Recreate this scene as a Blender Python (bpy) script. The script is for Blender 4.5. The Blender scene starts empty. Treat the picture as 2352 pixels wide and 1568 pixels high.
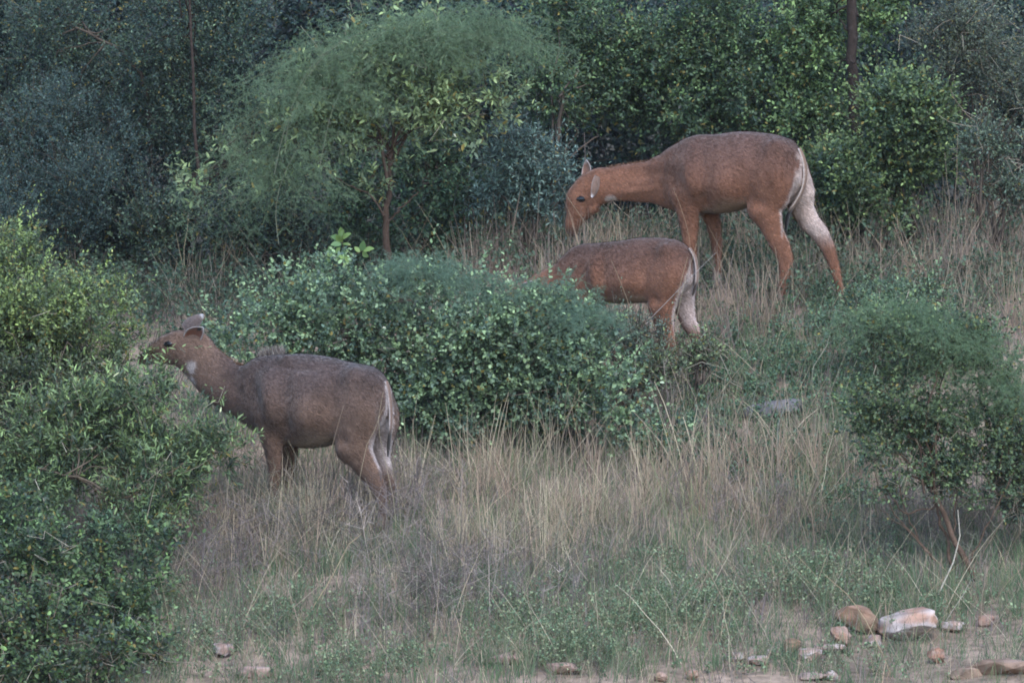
import bpy, bmesh, math, random
import numpy as np
from mathutils import Vector, Matrix
VEG = True
R = math.radians
sc = bpy.context.scene
C = sc.collection
rng = np.random.default_rng(7)
random.seed(7)

# ------------------------------------------------------------------ camera, sky, sun, exposure
CAMY, ZC, F = -52.3, 2.13, 33600.0      # long telephoto, 52 m from the foot of the slope
cam_d = bpy.data.cameras.new('camera'); cam = bpy.data.objects.new('camera', cam_d); C.objects.link(cam)
cam.location = (0, CAMY, ZC); cam.rotation_euler = (R(90), 0, 0)
cam_d.sensor_width = 36; cam_d.lens = F/4096*36; cam_d.clip_start = 0.5; cam_d.clip_end = 600
cam_d.dof.use_dof = True; cam_d.dof.focus_distance = 57.5; cam_d.dof.aperture_fstop = 8.0
sc.camera = cam
w = bpy.data.worlds.new('World'); sc.world = w; w.use_nodes = True
nt = w.node_tree
sky = nt.nodes.new('ShaderNodeTexSky'); sky.sky_type = 'NISHITA'; sky.sun_disc = False
SUN_EL, SUN_AZ = 52, 158                # soft light from high above, behind and right of the viewer
sky.sun_elevation = R(SUN_EL); sky.sun_rotation = R(SUN_AZ)
sky.air_density = 1.0; sky.dust_density = 0.5; sky.ozone_density = 1.0
bg = nt.nodes['Background']; bg.inputs['Strength'].default_value = 0.14
nt.links.new(sky.outputs[0], bg.inputs['Color'])
sd = bpy.data.lights.new('sun', 'SUN'); sd.energy = 0.85; sd.angle = R(34); sd.color = (1, .97, .93)
sun = bpy.data.objects.new('sun', sd); C.objects.link(sun)
_a = R(SUN_AZ); _e = R(SUN_EL)
_dir = Vector((math.sin(_a)*math.cos(_e), math.cos(_a)*math.cos(_e), math.sin(_e)))
sun.rotation_euler = _dir.to_track_quat('Z', 'Y').to_euler()
vs = sc.view_settings; vs.view_transform = 'Standard'; vs.look = 'None'; vs.gamma = 1; vs.exposure = 1.58
vs.use_curve_mapping = False
sc.cycles.max_bounces = 6; sc.cycles.diffuse_bounces = 3; sc.cycles.transmission_bounces = 3; sc.cycles.glossy_bounces = 2
sc.cycles.caustics_reflective = False; sc.cycles.caustics_refractive = False
sc.cycles.use_denoising = True; sc.cycles.denoising_input_passes = 'RGB_ALBEDO_NORMAL'; sc.cycles.volume_bounces = 0
sc.cycles.filter_width = 1.8

# ------------------------------------------------------------------ terrain height and projection helpers
_PY = np.array([-70, -40, -12, -5, -2, 0, 3.7, 5.4, 7.9, 8.6, 9.4, 12, 20, 60, 140.])
_PZ = np.array([-1.5, -1.9, -2.2, -1.15, -.45, .03, .90, 1.5, 2.43, 2.64, 2.74, 2.9, 3.3, 12, 32.])
def ground(x, y):
    x = np.asarray(x, float); y = np.asarray(y, float)
    z = sum(np.interp(y+d, _PY, _PZ)*k for d, k in ((-.8, .2), (-.4, .2), (0, .2), (.4, .2), (.8, .2)))
    z = z + .035*np.sin(1.3*x+.7*y+.4)+.025*np.sin(2.1*x-1.7*y+1)+.012*np.sin(4.3*x+3.1*y)+.008*np.sin(9*x-7*y)
    t = np.clip(-x/2.6, 0, 1)*np.clip((y-4.5)/3.5, 0, 1); z = z-.28*t*t*(3-2*t)
    return z
def at(ox, oy, y):
    "a point given on a 2352 x 1568 frame at depth y"
    s = (y-CAMY)/F*4096/2352
    return Vector(((ox-1176)*s, y, ZC-(oy-784)*s))
def px(x, y, z):
    s = (y-CAMY)/F*4096/2352
    return 1176+x/s, 784-(z-ZC)/s
def on_ground(ox, oy):
    a, b = -4., 30.
    for _ in range(50):
        m = (a+b)/2; p = at(ox, oy, m)
        if p.z > float(ground(p.x, m)): a = m   # still above the slope: go deeper
        else: b = m
    p = at(ox, oy, (a+b)/2); p.z = float(ground(p.x, p.y)); return p
def fnoise(p, f, seed):
    r = np.random.default_rng(seed); o = 0
    for k in range(5):
        d = r.normal(size=3)*f; o = o+np.sin(p@d+r.uniform(0, 6.28))
    return o/2.2

# ------------------------------------------------------------------ object helpers
def mesh_np(name, V, Fc, col=None, smooth=False):
    me = bpy.data.meshes.new(name); V = np.ascontiguousarray(V, np.float32)
    me.vertices.add(len(V)); me.vertices.foreach_set('co', V.ravel())
    lists = Fc if isinstance(Fc, list) else [Fc]
    lists = [np.asarray(f, np.int32) for f in lists if len(f)]
    loops = np.concatenate([f.ravel() for f in lists])
    tot = np.concatenate([np.full(len(f), f.shape[1]) for f in lists])
    me.loops.add(len(loops)); me.loops.foreach_set('vertex_index', loops)
    me.polygons.add(len(tot)); me.polygons.foreach_set('loop_start', np.concatenate([[0], np.cumsum(tot)[:-1]]).astype(np.int32))
    if smooth: me.polygons.foreach_set('use_smooth', np.ones(len(tot), bool))
    me.update(calc_edges=True)
    if col is not None:
        a = me.color_attributes.new('col', 'FLOAT_COLOR', 'POINT')
        c = np.ones((len(V), 4), np.float32); c[:, :3] = col; a.data.foreach_set('color', c.ravel())
    return me
def obj(name, me, mat=None, parent=None, **kw):
    o = bpy.data.objects.new(name, me); C.objects.link(o)
    if mat and me: 
        if not me.materials: me.materials.append(mat)
    if parent: o.parent = parent
    for k, v in kw.items(): o[k] = v
    return o
def empty(name, loc, label, cat, group=None):
    o = bpy.data.objects.new(name, None); C.objects.link(o); o.location = loc; o.empty_display_size = .1
    o['label'] = label; o['category'] = cat
    if group: o['group'] = group
    return o
def tubes(polys, sides=5):
    "polys: list of (points (n,3), radii (n,)) -> verts, quads"
    Vs, Fs, off = [], [], 0
    ang = np.linspace(0, 2*np.pi, sides, endpoint=False)
    for P, r in polys:
        P = np.asarray(P, float); r = np.asarray(r, float); n = len(P)
        T = np.gradient(P, axis=0); T /= np.linalg.norm(T, axis=1)[:, None]+1e-9
        ref = np.array([0, 0, 1.]) if abs(T[:, 2].mean()) < .8 else np.array([1., 0, 0])
        U = np.cross(T, ref); U /= np.linalg.norm(U, axis=1)[:, None]+1e-9
        W = np.cross(T, U)
        ring = P[:, None]+r[:, None, None]*(np.cos(ang)[None, :, None]*U[:, None]+np.sin(ang)[None, :, None]*W[:, None])
        Vs.append(ring.reshape(-1, 3))
        i = np.arange(n-1)[:, None]*sides; j = np.arange(sides)[None]; k = (j+1) % sides
        Fs.append((np.stack([i+j, i+k, i+sides+k, i+sides+j], -1)+off).reshape(-1, 4)); off += n*sides
    return np.concatenate(Vs), np.concatenate(Fs)
def curve(a, b, n=7, sag=0., wob=.05, rg=rng):
    a = np.asarray(a, float); b = np.asarray(b, float); t = np.linspace(0, 1, n)[:, None]; L = np.linalg.norm(b-a)
    P = a+(b-a)*t; P[:, 2] += (np.sin(np.pi*t)*sag*L)[:, 0]
    ph = rg.uniform(0, 6.28, (2, 3)); am = rg.normal(size=(2, 3))*wob*L
    P += np.sin(np.pi*t)*(am[0]*np.sin(2.2*np.pi*t+ph[0])+.5*am[1]*np.sin(4.5*np.pi*t+ph[1]))
    return P

# ------------------------------------------------------------------ materials (procedural)
def mat_col(name, rough=.6, spec=.3, trans=0., nscale=0, namp=0., sheen=0., bump=0., bscale=60):
    m = bpy.data.materials.new(name); m.use_nodes = True; n = m.node_tree.nodes; l = m.node_tree.links
    p = n['Principled BSDF']; p.inputs['Roughness'].default_value = rough; p.inputs['Specular IOR Level'].default_value = spec
    a = n.new('ShaderNodeAttribute'); a.attribute_name = 'col'; out = a.outputs['Color']
    if nscale:
        tc = n.new('ShaderNodeTexCoord'); no = n.new('ShaderNodeTexNoise'); no.inputs['Scale'].default_value = nscale
        no.inputs['Detail'].default_value = 5; l.new(tc.outputs['Object'], no.inputs['Vector'])
        mr = n.new('ShaderNodeMapRange'); mr.inputs[3].default_value = 1-namp; mr.inputs[4].default_value = 1+namp
        mr.inputs[1].default_value = .3; mr.inputs[2].default_value = .7
        l.new(no.outputs['Fac'], mr.inputs[0])
        mx = n.new('ShaderNodeVectorMath'); mx.operation = 'SCALE'; l.new(out, mx.inputs[0]); l.new(mr.outputs[0], mx.inputs['Scale']); out = mx.outputs[0]
    l.new(out, p.inputs['Base Color'])
    if sheen:
        p.inputs['Sheen Weight'].default_value = sheen; p.inputs['Sheen Roughness'].default_value = .5
    if bump:
        tc = n.new('ShaderNodeTexCoord'); no = n.new('ShaderNodeTexNoise'); no.inputs['Scale'].default_value = bscale; no.inputs['Detail'].default_value = 6
        l.new(tc.outputs['Object'], no.inputs['Vector'])
        b = n.new('ShaderNodeBump'); b.inputs['Strength'].default_value = bump; b.inputs['Distance'].default_value = .02
        l.new(no.outputs['Fac'], b.inputs['Height']); l.new(b.outputs[0], p.inputs['Normal'])
    if trans:
        t = n.new('ShaderNodeBsdfTranslucent'); l.new(out, t.inputs['Color'])
        s = n.new('ShaderNodeMixShader'); s.inputs[0].default_value = trans
        l.new(p.outputs[0], s.inputs[1]); l.new(t.outputs[0], s.inputs[2]); l.new(s.outputs[0], n['Material Output'].inputs['Surface'])
    return m
M_LEAF = mat_col('leaf', .5, .32, .22)
M_DRY = mat_col('dry_grass', .8, .1, .2)
M_BARK = mat_col('bark', .9, .1, 0, 25, .35, bump=.5, bscale=40)
M_FUR = mat_col('fur', .85, .12, 0, 60, .2, sheen=.25, bump=.45, bscale=110)
M_HAIR = mat_col('hair', .8, .15)
M_ROCK = mat_col('rock', .9, .15, 0, 9, .35, bump=.7, bscale=25)
def plain(name, c, rough=.5, spec=.5):
    m = bpy.data.materials.new(name); m.use_nodes = True; p = m.node_tree.nodes['Principled BSDF']
    p.inputs['Base Color'].default_value = (*c, 1); p.inputs['Roughness'].default_value = rough; p.inputs['Specular IOR Level'].default_value = spec
    return m
M_EYE = plain('eye', (.008, .006, .006), .15, .5)
M_HOOF = plain('hoof', (.02, .018, .016), .5, .4)
def soil_mat():
    m = bpy.data.materials.new('soil'); m.use_nodes = True; n = m.node_tree.nodes; l = m.node_tree.links
    p = n['Principled BSDF']; p.inputs['Roughness'].default_value = .95; p.inputs['Specular IOR Level'].default_value = .1
    tc = n.new('ShaderNodeTexCoord')
    a = n.new('ShaderNodeTexNoise'); a.inputs['Scale'].default_value = 1.1; a.inputs['Detail'].default_value = 8
    b = n.new('ShaderNodeTexNoise'); b.inputs['Scale'].default_value = 14; b.inputs['Detail'].default_value = 6
    for q in (a, b): l.new(tc.outputs['Object'], q.inputs['Vector'])
    r1 = n.new('ShaderNodeValToRGB'); e = r1.color_ramp.elements
    e[0].position = .35; e[0].color = (.19, .15, .12, 1); e[1].position = .65; e[1].color = (.36, .275, .22, 1)
    r2 = n.new('ShaderNodeValToRGB'); e = r2.color_ramp.elements
    e[0].position = .3; e[0].color = (.55, .55, .5, 1); e[1].position = .7; e[1].color = (1.15, 1.1, 1.05, 1)
    l.new(a.outputs['Fac'], r1.inputs[0]); l.new(b.outputs['Fac'], r2.inputs[0])
    mx = n.new('ShaderNodeMix'); mx.data_type = 'RGBA'; mx.blend_type = 'MULTIPLY'; mx.inputs[0].default_value = 1
    l.new(r1.outputs[0], mx.inputs[6]); l.new(r2.outputs[0], mx.inputs[7]); l.new(mx.outputs[2], p.inputs['Base Color'])
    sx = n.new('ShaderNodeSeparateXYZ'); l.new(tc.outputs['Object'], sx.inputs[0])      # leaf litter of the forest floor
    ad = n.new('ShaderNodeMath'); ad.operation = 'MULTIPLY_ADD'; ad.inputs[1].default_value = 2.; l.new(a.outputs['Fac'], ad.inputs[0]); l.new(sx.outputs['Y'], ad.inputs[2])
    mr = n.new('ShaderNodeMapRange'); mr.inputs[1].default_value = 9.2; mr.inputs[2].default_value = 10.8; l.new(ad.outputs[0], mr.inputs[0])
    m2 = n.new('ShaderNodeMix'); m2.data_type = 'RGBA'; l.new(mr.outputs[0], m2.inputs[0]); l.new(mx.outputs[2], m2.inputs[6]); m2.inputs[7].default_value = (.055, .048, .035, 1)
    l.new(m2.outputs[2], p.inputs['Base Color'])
    bp = n.new('ShaderNodeBump'); bp.inputs['Strength'].default_value = .8; bp.inputs['Distance'].default_value = .05
    l.new(b.outputs['Fac'], bp.inputs['Height']); l.new(bp.outputs[0], p.inputs['Normal'])
    return m

# ------------------------------------------------------------------ ground
xs = np.unique(np.concatenate([np.linspace(-60, -8, 20), np.linspace(-8, 8, 150), np.linspace(8, 60, 20)]))
ys = np.unique(np.concatenate([np.linspace(-70, -6, 40), np.linspace(-6, 16, 170), np.linspace(16, 66, 30)]))
X, Y = np.meshgrid(xs, ys); Z = ground(X, Y)
idx = np.arange(X.size).reshape(X.shape)
q = np.stack([idx[:-1, :-1], idx[:-1, 1:], idx[1:, 1:], idx[1:, :-1]], -1).reshape(-1, 4)
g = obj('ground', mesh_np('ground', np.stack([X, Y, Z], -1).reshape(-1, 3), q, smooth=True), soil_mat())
g['kind'] = 'structure'

#==ANIMALS
# ------------------------------------------------------------------ antelopes: one continuous body grown from a distance field
def smin(a, b, k):
    h = np.clip(.5+.5*(b-a)/k, 0, 1); return b+(a-b)*h-k*h*(1-h)
class Field:
    def __init__(s, lo, hi, dx):
        s.lo = np.array(lo, float); s.dx = dx; s.n = np.ceil((np.array(hi)-s.lo)/dx).astype(int)+1
        s.f = np.full(s.n, 9., np.float32)
    def box(s, lo, hi, m):
        a = np.clip(np.floor((np.array(lo)-m-s.lo)/s.dx).astype(int), 0, s.n-1); b = np.clip(np.ceil((np.array(hi)+m-s.lo)/s.dx).astype(int)+1, 1, s.n)
        sl = tuple(slice(i, j) for i, j in zip(a, b))
        ax = [s.lo[i]+s.dx*np.arange(a[i], b[i]) for i in range(3)]
        return sl, np.meshgrid(*ax, indexing='ij')
    def chain(s, st, k=.03, store=None):
        "st: (x,y,z,r,lateral half-width): round cones, hard union in the chain, then blended into the field"
        st = np.array(st, float); lo = (st[:, :3]-np.maximum(st[:, 3], st[:, 4])[:, None]).min(0); hi = (st[:, :3]+np.maximum(st[:, 3], st[:, 4])[:, None]).max(0)
        sl, (x, y, z) = s.box(lo, hi, .18); d = np.full(x.shape, 9.)
        for a, b in zip(st[:-1], st[1:]):
            for t0 in (0.,):
                ab = b[:3]-a[:3]; L2 = ab@ab+1e-9
                t = np.clip(((x-a[0])*ab[0]+(y-a[1])*ab[1]+(z-a[2])*ab[2])/L2, 0, 1)
                r = a[3]+(b[3]-a[3])*t; wl = a[4]+(b[4]-a[4])*t
                dxx = x-(a[0]+ab[0]*t); dyy = (y-(a[1]+ab[1]*t))*r/wl; dzz = z-(a[2]+ab[2]*t)
                e = (np.sqrt(dxx**2+dyy**2+dzz**2)/r-1)*np.minimum(r, wl)
                d = np.minimum(d, e)
        s.f[sl] = smin(s.f[sl], d.astype(np.float32), k)
    def loft(s, st, k=.03):
        "st: (x, ztop, zbot, halfwidth) from rear to front"
        st = np.array(sorted(st, key=lambda q: q[0]), float)
        xx = np.linspace(st[0, 0], st[-1, 0], 160); g = np.exp(-.5*(np.arange(-8, 9)/3.)**2); g /= g.sum()
        sm = lambda v: np.convolve(np.pad(np.interp(xx, st[:, 0], v), 8, mode='edge'), g, 'valid')
        top, bot, wd = sm(st[:, 1]), sm(st[:, 2]), sm(st[:, 3])
        sl, (x, y, z) = s.box((st[0, 0], -wd.max(), bot.min()), (st[-1, 0], wd.max(), top.max()), .18)
        T, B, W = (np.interp(x, xx, v) for v in (top, bot, wd))
        zc = (T+B)/2-.04*(T-B); h = np.where(z > zc, T-zc, zc-B)
        W = W*(1-.16*np.clip((z-zc)/h, -.4, 1))
        rho = (np.abs((z-zc)/h)**2.25+np.abs(y/W)**2.25)**(1/2.25)
        d = (rho-1)*np.minimum(h, W)*.9
        ex = np.maximum(np.maximum(st[0, 0]-x, x-st[-1, 0]), 0)
        d = np.where(ex > 0, np.sqrt(np.maximum(d, 0)**2+ex**2)+np.minimum(d, 0)*0, d)
        s.f[sl] = smin(s.f[sl], d.astype(np.float32), k)
    def surface(s):
        f = s.f; n = s.n; ins = f < 0
        c = np.zeros(n-1, np.int8)
        for i in (0, 1):
            for j in (0, 1):
                for k in (0, 1): c += ins[i:n[0]-1+i, j:n[1]-1+j, k:n[2]-1+k]
        act = (c > 0) & (c < 8); ids = np.full(n-1, -1, np.int64); cells = np.argwhere(act); ids[act] = np.arange(len(cells))
        acc = np.zeros((len(cells), 3)); cnt = np.zeros(len(cells))
        I, J, K = cells.T
        cor = [(i, j, k) for i in (0, 1) for j in (0, 1) for k in (0, 1)]
        val = {q: f[I+q[0], J+q[1], K+q[2]] for q in cor}
        for a in cor:
            for ax in range(3):
                if a[ax]: continue
                b = list(a); b[ax] = 1; b = tuple(b); va, vb = val[a], val[b]; m = (va < 0) != (vb < 0)
                t = np.where(m, va/np.where(va == vb, 1, va-vb), 0)
                p = np.array(a, float)[None].repeat(len(cells), 0); p[:, ax] += t
                acc += np.where(m[:, None], p, 0); cnt += m
        V = s.lo+s.dx*(cells+acc/cnt[:, None])
        Fs = []
        for ax in range(3):
            u, v = (ax+1) % 3, (ax+2) % 3
            sl0 = [slice(0, None)]*3; sl0[ax] = slice(0, -1); sl1 = [slice(0, None)]*3; sl1[ax] = slice(1, None)
            A, B = ins[tuple(sl0)], ins[tuple(sl1)]
            E = np.argwhere(A != B); E = E[(E[:, u] > 0) & (E[:, v] > 0) & (E[:, u] < n[u]-1) & (E[:, v] < n[v]-1)]
            flip = A[tuple(E.T)]
            def cid(du, dv):
                q = E.copy(); q[:, u] -= du; q[:, v] -= dv; return ids[tuple(q.T)]
            qd = np.stack([cid(0, 0), cid(1, 0), cid(1, 1), cid(0, 1)], -1)
            qd[~flip] = qd[~flip][:, ::-1]; Fs.append(qd)
        Fq = np.concatenate(Fs); Fq = Fq[(Fq >= 0).all(1)]
        e = np.concatenate([Fq[:, [0, 1]], Fq[:, [1, 2]], Fq[:, [2, 3]], Fq[:, [3, 0]]])
        for _ in range(3):
            S = np.zeros_like(V); N = np.zeros(len(V))
            for d_ in range(3): S[:, d_] = np.bincount(e[:, 0], V[e[:, 1], d_], len(V))+np.bincount(e[:, 1], V[e[:, 0], d_], len(V))
            N = np.bincount(e[:, 0], minlength=len(V))+np.bincount(e[:, 1], minlength=len(V)); V = V*.5+.5*S/np.maximum(N, 1)[:, None]
        fn = np.cross(V[Fq[:, 2]]-V[Fq[:, 0]], V[Fq[:, 3]]-V[Fq[:, 1]]); Nn = np.zeros_like(V)
        for k in range(4):
            for d_ in range(3): Nn[:, d_] += np.bincount(Fq[:, k], fn[:, d_], len(V))
        Nn /= np.linalg.norm(Nn, axis=1)[:, None]+1e-12
        return V, Fq, Nn
def sst(a, b, x): t = np.clip((x-a)/(b-a), 0, 1); return t*t*(3-2*t)

def unitv(v): return v/(np.linalg.norm(v, axis=-1, keepdims=True)+1e-9)
class Antelope:
    def __init__(s, label, scale, psi, tx0, ty0, Y):
        s.s, s.psi, s.tx0, s.ty0 = scale, R(psi), tx0, ty0
        sy = F/(Y-CAMY)
        s.loc = Vector(((tx0-2048)/sy, Y, ZC-(ty0-1365.5)/sy)); s.s = sy
        s.root = empty('nilgai', s.loc, label, 'antelope', 'nilgai grazing on the slope'); s.root.rotation_euler.z = math.pi-s.psi
    def L(s, tx, ty, y=0.):
        return (-((tx-s.tx0)/s.s+math.sin(s.psi)*y)/math.cos(s.psi), y, (s.ty0-ty)/s.s)
    def gz(s, x, y):
        wx = s.loc.x-math.cos(s.psi)*x-math.sin(s.psi)*y; wy = s.loc.y+math.sin(s.psi)*x-math.cos(s.psi)*y
        return float(ground(wx, wy))-s.loc.z
    def build(s, torso, neck, head, legs, relief=(), dx=.011):
        T = [(s.L(a, 0)[0], s.L(0, t)[2], s.L(0, b)[2], wd) for a, t, b, wd in torso]
        def pairs(ls, yy=0):
            o = []
            for (a, b, wd) in ls:
                p = np.array(s.L(*a, yy)); q = np.array(s.L(*b, yy)); c = (p+q)/2; o.append((*c, np.linalg.norm((a[0]-b[0], a[1]-b[1]))/2/s.s, wd))
            return o
        N, H = pairs(neck), pairs(head)
        LG = []
        for lg in legs:
            st = [(*s.L(tx, ty, y), r/s.s, wl) for tx, ty, r, y, wl in lg]
            fx, fy, fz = st[-1][:3]; dz = s.gz(fx, fy)-(fz-.02)
            z0 = fz; st = [(x, y, z+dz*(1-sst(0, .55, z-z0)), r, wl) for x, y, z, r, wl in st]
            LG.append(st)
        allp = np.array([(x, y, z) for st in LG+[N, H] for x, y, z, *_ in st])
        lo = allp.min(0)-.3; hi = allp.max(0)+.3; lo[1] = -.42; hi[1] = .42
        f = Field(lo, hi, dx); f.loft(T); f.chain(N, .06); f.chain(H, .035)
        for st in LG: f.chain(st, .03)
        s.T, s.N, s.H, s.LG = T, N, H, LG
        s.V, s.Fq, s.Nn = f.surface()
        side = sst(.15, .6, np.abs(s.Nn[:, 1]))
        for tx, ty, rx, ry, rot, amp in relief:             # hollows and swellings of flank, shoulder, hip and neck, on both sides
            c = np.array(s.L(tx, ty, .2)); dxl = (s.V[:, 0]-c[0]); dzl = s.V[:, 2]-c[2]; ca, sa = math.cos(R(rot)), math.sin(R(rot))
            u = (dxl*ca+dzl*sa)/(rx/s.s); v = (-dxl*sa+dzl*ca)/(ry/s.s); s.V += s.Nn*(1.9*amp*side*np.exp(-(u*u+v*v)))[:, None]
        Fq, V = s.Fq, s.V; fn = np.cross(V[Fq[:, 2]]-V[Fq[:, 0]], V[Fq[:, 3]]-V[Fq[:, 1]]); Nn = np.zeros_like(V)
        for k in range(4):
            for d_ in range(3): Nn[:, d_] += np.bincount(Fq[:, k], fn[:, d_], len(V))
        s.Nn = Nn/(np.linalg.norm(Nn, axis=1)[:, None]+1e-12)
        return s
    eyes = (); dark = ()
    def paint(s, back, flank, belly, white, throat, rw=.1, lw=.85):
        V, N = s.V, s.Nn; x, y, z = V.T
        zt = max(t[1] for t in s.T); zb = min(t[2] for t in s.T); xr = min(t[0] for t in s.T); xf = max(t[0] for t in s.T)
        back, flank, belly, white = map(np.array, (back, flank, belly, white))
        h = sst(zb+.05, zt-.02, z+.05*fnoise(V, 6, 3))
        col = flank+(back-flank)*h[:, None]
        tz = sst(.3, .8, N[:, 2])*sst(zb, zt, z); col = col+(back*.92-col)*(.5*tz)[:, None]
        bl = sst(.55, .95, -N[:, 2])*sst(xr+.05, xr+.2, x)*(1-sst(xf-.15, xf, x))*sst(zb-.06, zb, z)
        col = col+(belly-col)*bl[:, None]
        # pale rump: rear and inner faces of the haunches, either side of the tail, down to the hocks
        hk = s.LG[0][-5][2]
        inner = -np.sign(y)*N[:, 1]
        wr = sst(.24, .40, -N[:, 0]*.80+.55*inner)*(1-sst(xr+.16, xr+.30, x))*sst(hk+.06, hk+.2, z)*(1-sst(zt-.20, zt-.13, z))
        wr = np.maximum(wr, sst(.55, .8, inner)*(1-sst(xr+.2, xr+.32, x))*sst(hk+.03, hk+.2, z)*(z < zb+.12)*lw)
        rz = rw*(.38+.62*(1-sst(zb+.15, zt-.14, z)))
        wr = wr*(1-sst(rz*.75, rz*1.15, np.abs(y)+.008*fnoise(V, 25, 14))*sst(zb+.02, zb+.14, z))
        wr = wr*sst(.012, .03, np.abs(y)+np.where(z < zb+.2, 1, 0))
        wr = np.clip(wr+.08*fnoise(V, 30, 5)*wr, 0, 1); col = col+(white-col)*wr[:, None]
        for c, r in throat:
            c = np.array(s.L(*c)); r = np.array(r)
            d = np.sqrt((((V-c)/r)**2).sum(1)); t = .85*(1-sst(.45, 1.15, d+.22*fnoise(V, 30, 9))); col = col+(np.array((.56, .52, .52))-col)*t[:, None]
        for st in s.LG:                                      # fetlock bands
            e = np.array(st[-1][:3]); d = np.linalg.norm((V-e-np.array([.0, 0, .06]))/np.array([.06, .06, .05]), axis=1)
            t = .7*(1-sst(.7, 1.1, d)); col = col+(np.array((.45, .4, .37))-col)*t[:, None]
        m = np.array(s.H[-1][:3]); d = np.linalg.norm(V-m, axis=1); t = .75*(1-sst(.03, .085, d)); col = col+(np.array((.05, .035, .03))-col)*t[:, None]
        for (ex, ey) in s.eyes:
            for sg in (-1, 1):
                c = np.array(s.L(ex, ey, .07)); c[1] *= sg; q = V-c
                d = np.sqrt((q[:, 0]/.042)**2+(q[:, 1]/.05)**2+((q[:, 2]-.014)/.034)**2); t = .30*(1-sst(.7, 1.2, d)); col = col+(np.array((.40, .31, .26))-col)*t[:, None]
                d = np.sqrt((q[:, 0]/.030)**2+(q[:, 1]/.05)**2+(q[:, 2]/.020)**2); t = .95*(1-sst(.75, 1.1, d)); col = col+(np.array((.02, .015, .013))-col)*t[:, None]
        nk = sst(xf-.02, xf+.25, x+.25*(z-zt)*0)*sst(zb-.1, zb+.05, z); col = col+(flank*1.12-col)*(.75*nk*(1-np.clip(wr, 0, 1)))[:, None]*(col.max(1, keepdims=True) < .38)*(col.max(1, keepdims=True) > .06)
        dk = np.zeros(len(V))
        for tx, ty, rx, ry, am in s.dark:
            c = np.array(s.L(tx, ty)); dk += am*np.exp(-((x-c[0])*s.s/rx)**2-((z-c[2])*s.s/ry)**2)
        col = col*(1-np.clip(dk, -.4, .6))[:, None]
        col = np.array([.79, .72, .68])*col*(1+.10*fnoise(V, 9, 11)+.05*fnoise(V, 40, 12))[:, None]
        s.col = np.clip(col, .005, 1)
        s.body = obj('body', mesh_np('nilgai_body', V, s.Fq, np.clip(col, .005, 1), True), M_FUR, s.root)
    def coat(s, n=42000):
        f = s.Fq[rng.integers(0, len(s.Fq), n)]; wv = rng.dirichlet((1, 1, 1, 1), n)[..., None]; P = (s.V[f]*wv).sum(1); N = unitv((s.Nn[f]*wv).sum(1)); c = (s.col[f]*wv).sum(1)
        g = np.array([-.8, 0, -.55])+rng.normal(0, .22, (n, 3)); g = unitv(g-N*(g*N).sum(1)[:, None]); D = unitv(g+N*rng.uniform(.12, .42, (n, 1))); S = unitv(np.cross(D, N)); ln = rng.uniform(.014, .034, n); wd = .0024
        tone = np.exp(rng.normal(0, .30, n)+.15*fnoise(P, 14, 51)+.12*fnoise(P, 35, 52))[:, None]
        V = np.stack([P-S*wd-N*.001, P+S*wd-N*.001, P+D*ln[:, None]], 1).reshape(-1, 3); o = obj('coat', mesh_np('coat', V, np.arange(n*3).reshape(-1, 3), np.repeat(np.clip(c*tone, .005, .9), 3, 0)), M_HAIR, s.root); o['kind'] = 'stuff'
    def ear(s, base, axis, opening, ln, wd, inner, outer, spots=()):
        a = np.array(axis, float); a /= np.linalg.norm(a); o = np.array(opening, float); o -= a*(o@a); o /= np.linalg.norm(o); sd_ = np.cross(a, o)
        nu, nv = 15, 11; u = np.linspace(0, 1, nu)[:, None]; v = np.linspace(-1, 1, nv)[None]
        hw = wd*np.sin(np.pi*np.clip(.16+.84*u, 0, 1)**.8)**.75*(1-.0*u); hw = np.maximum(hw, .004)
        P = np.array(base)+a*(ln*u[..., None])+sd_*(hw*np.sin(v*.95)/math.sin(.95))[..., None]-o*(hw*.95*(np.cos(v*.95)-.5))[..., None]
        Nrm = -o*np.cos(v*.95)[..., None]+sd_*np.sin(v*.95)[..., None]; Nrm = Nrm+0*P
        V = np.concatenate([P.reshape(-1, 3), (P+Nrm*.006).reshape(-1, 3)])
        U, VV = np.broadcast_arrays(u, v); rim = sst(.75, .98, np.abs(VV))+sst(.78, .95, U); rim = np.clip(rim, 0, 1).reshape(-1, 1)
        inner = np.array(inner)*.8; outer = np.array(outer)*.85
        ic = np.array(inner)*(1-rim)+np.array((.40, .36, .35))*rim
        for (su, sv, sr) in spots:
            d = np.hypot((U-su)*2, VV-sv).reshape(-1, 1); ic = np.where(d < sr, .006, ic)
        tp = sst(.84, .98, U).reshape(-1, 1); oc = np.array(outer)*(1-.25*rim)+np.array((.45, .42, .42))*.25*rim; oc = oc*(1-tp)+np.array((.55, .52, .53))*tp
        i = np.arange(nu-1)[:, None]*nv+np.arange(nv-1)[None]; q = np.stack([i, i+1, i+nv+1, i+nv], -1).reshape(-1, 4)
        n0 = nu*nv; q2 = q[:, ::-1]+n0
        bd = np.concatenate([np.arange(nv), np.arange(1, nu)*nv+nv-1, (nu-1)*nv+np.arange(nv-2, -1, -1), np.arange(nu-2, 0, -1)*nv]); b2 = np.roll(bd, -1)
        q3 = np.stack([bd, b2, b2+n0, bd+n0], -1)
        obj('ear', mesh_np('ear', V, np.concatenate([q, q2, q3]), np.concatenate([ic, oc]), True), M_FUR, s.root)
    def eye(s, tx, ty, y, r=.02):
        bm = bmesh.new(); bmesh.ops.create_uvsphere(bm, u_segments=14, v_segments=10, radius=r)
        for v in bm.verts: v.co.x *= 1.35; v.co.y *= .5; v.co.z *= .85
        me = bpy.data.meshes.new('eye'); bm.to_mesh(me); bm.free()
        o = obj('eye', me, M_EYE, s.root); o.location = s.L(tx, ty, y)
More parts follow.
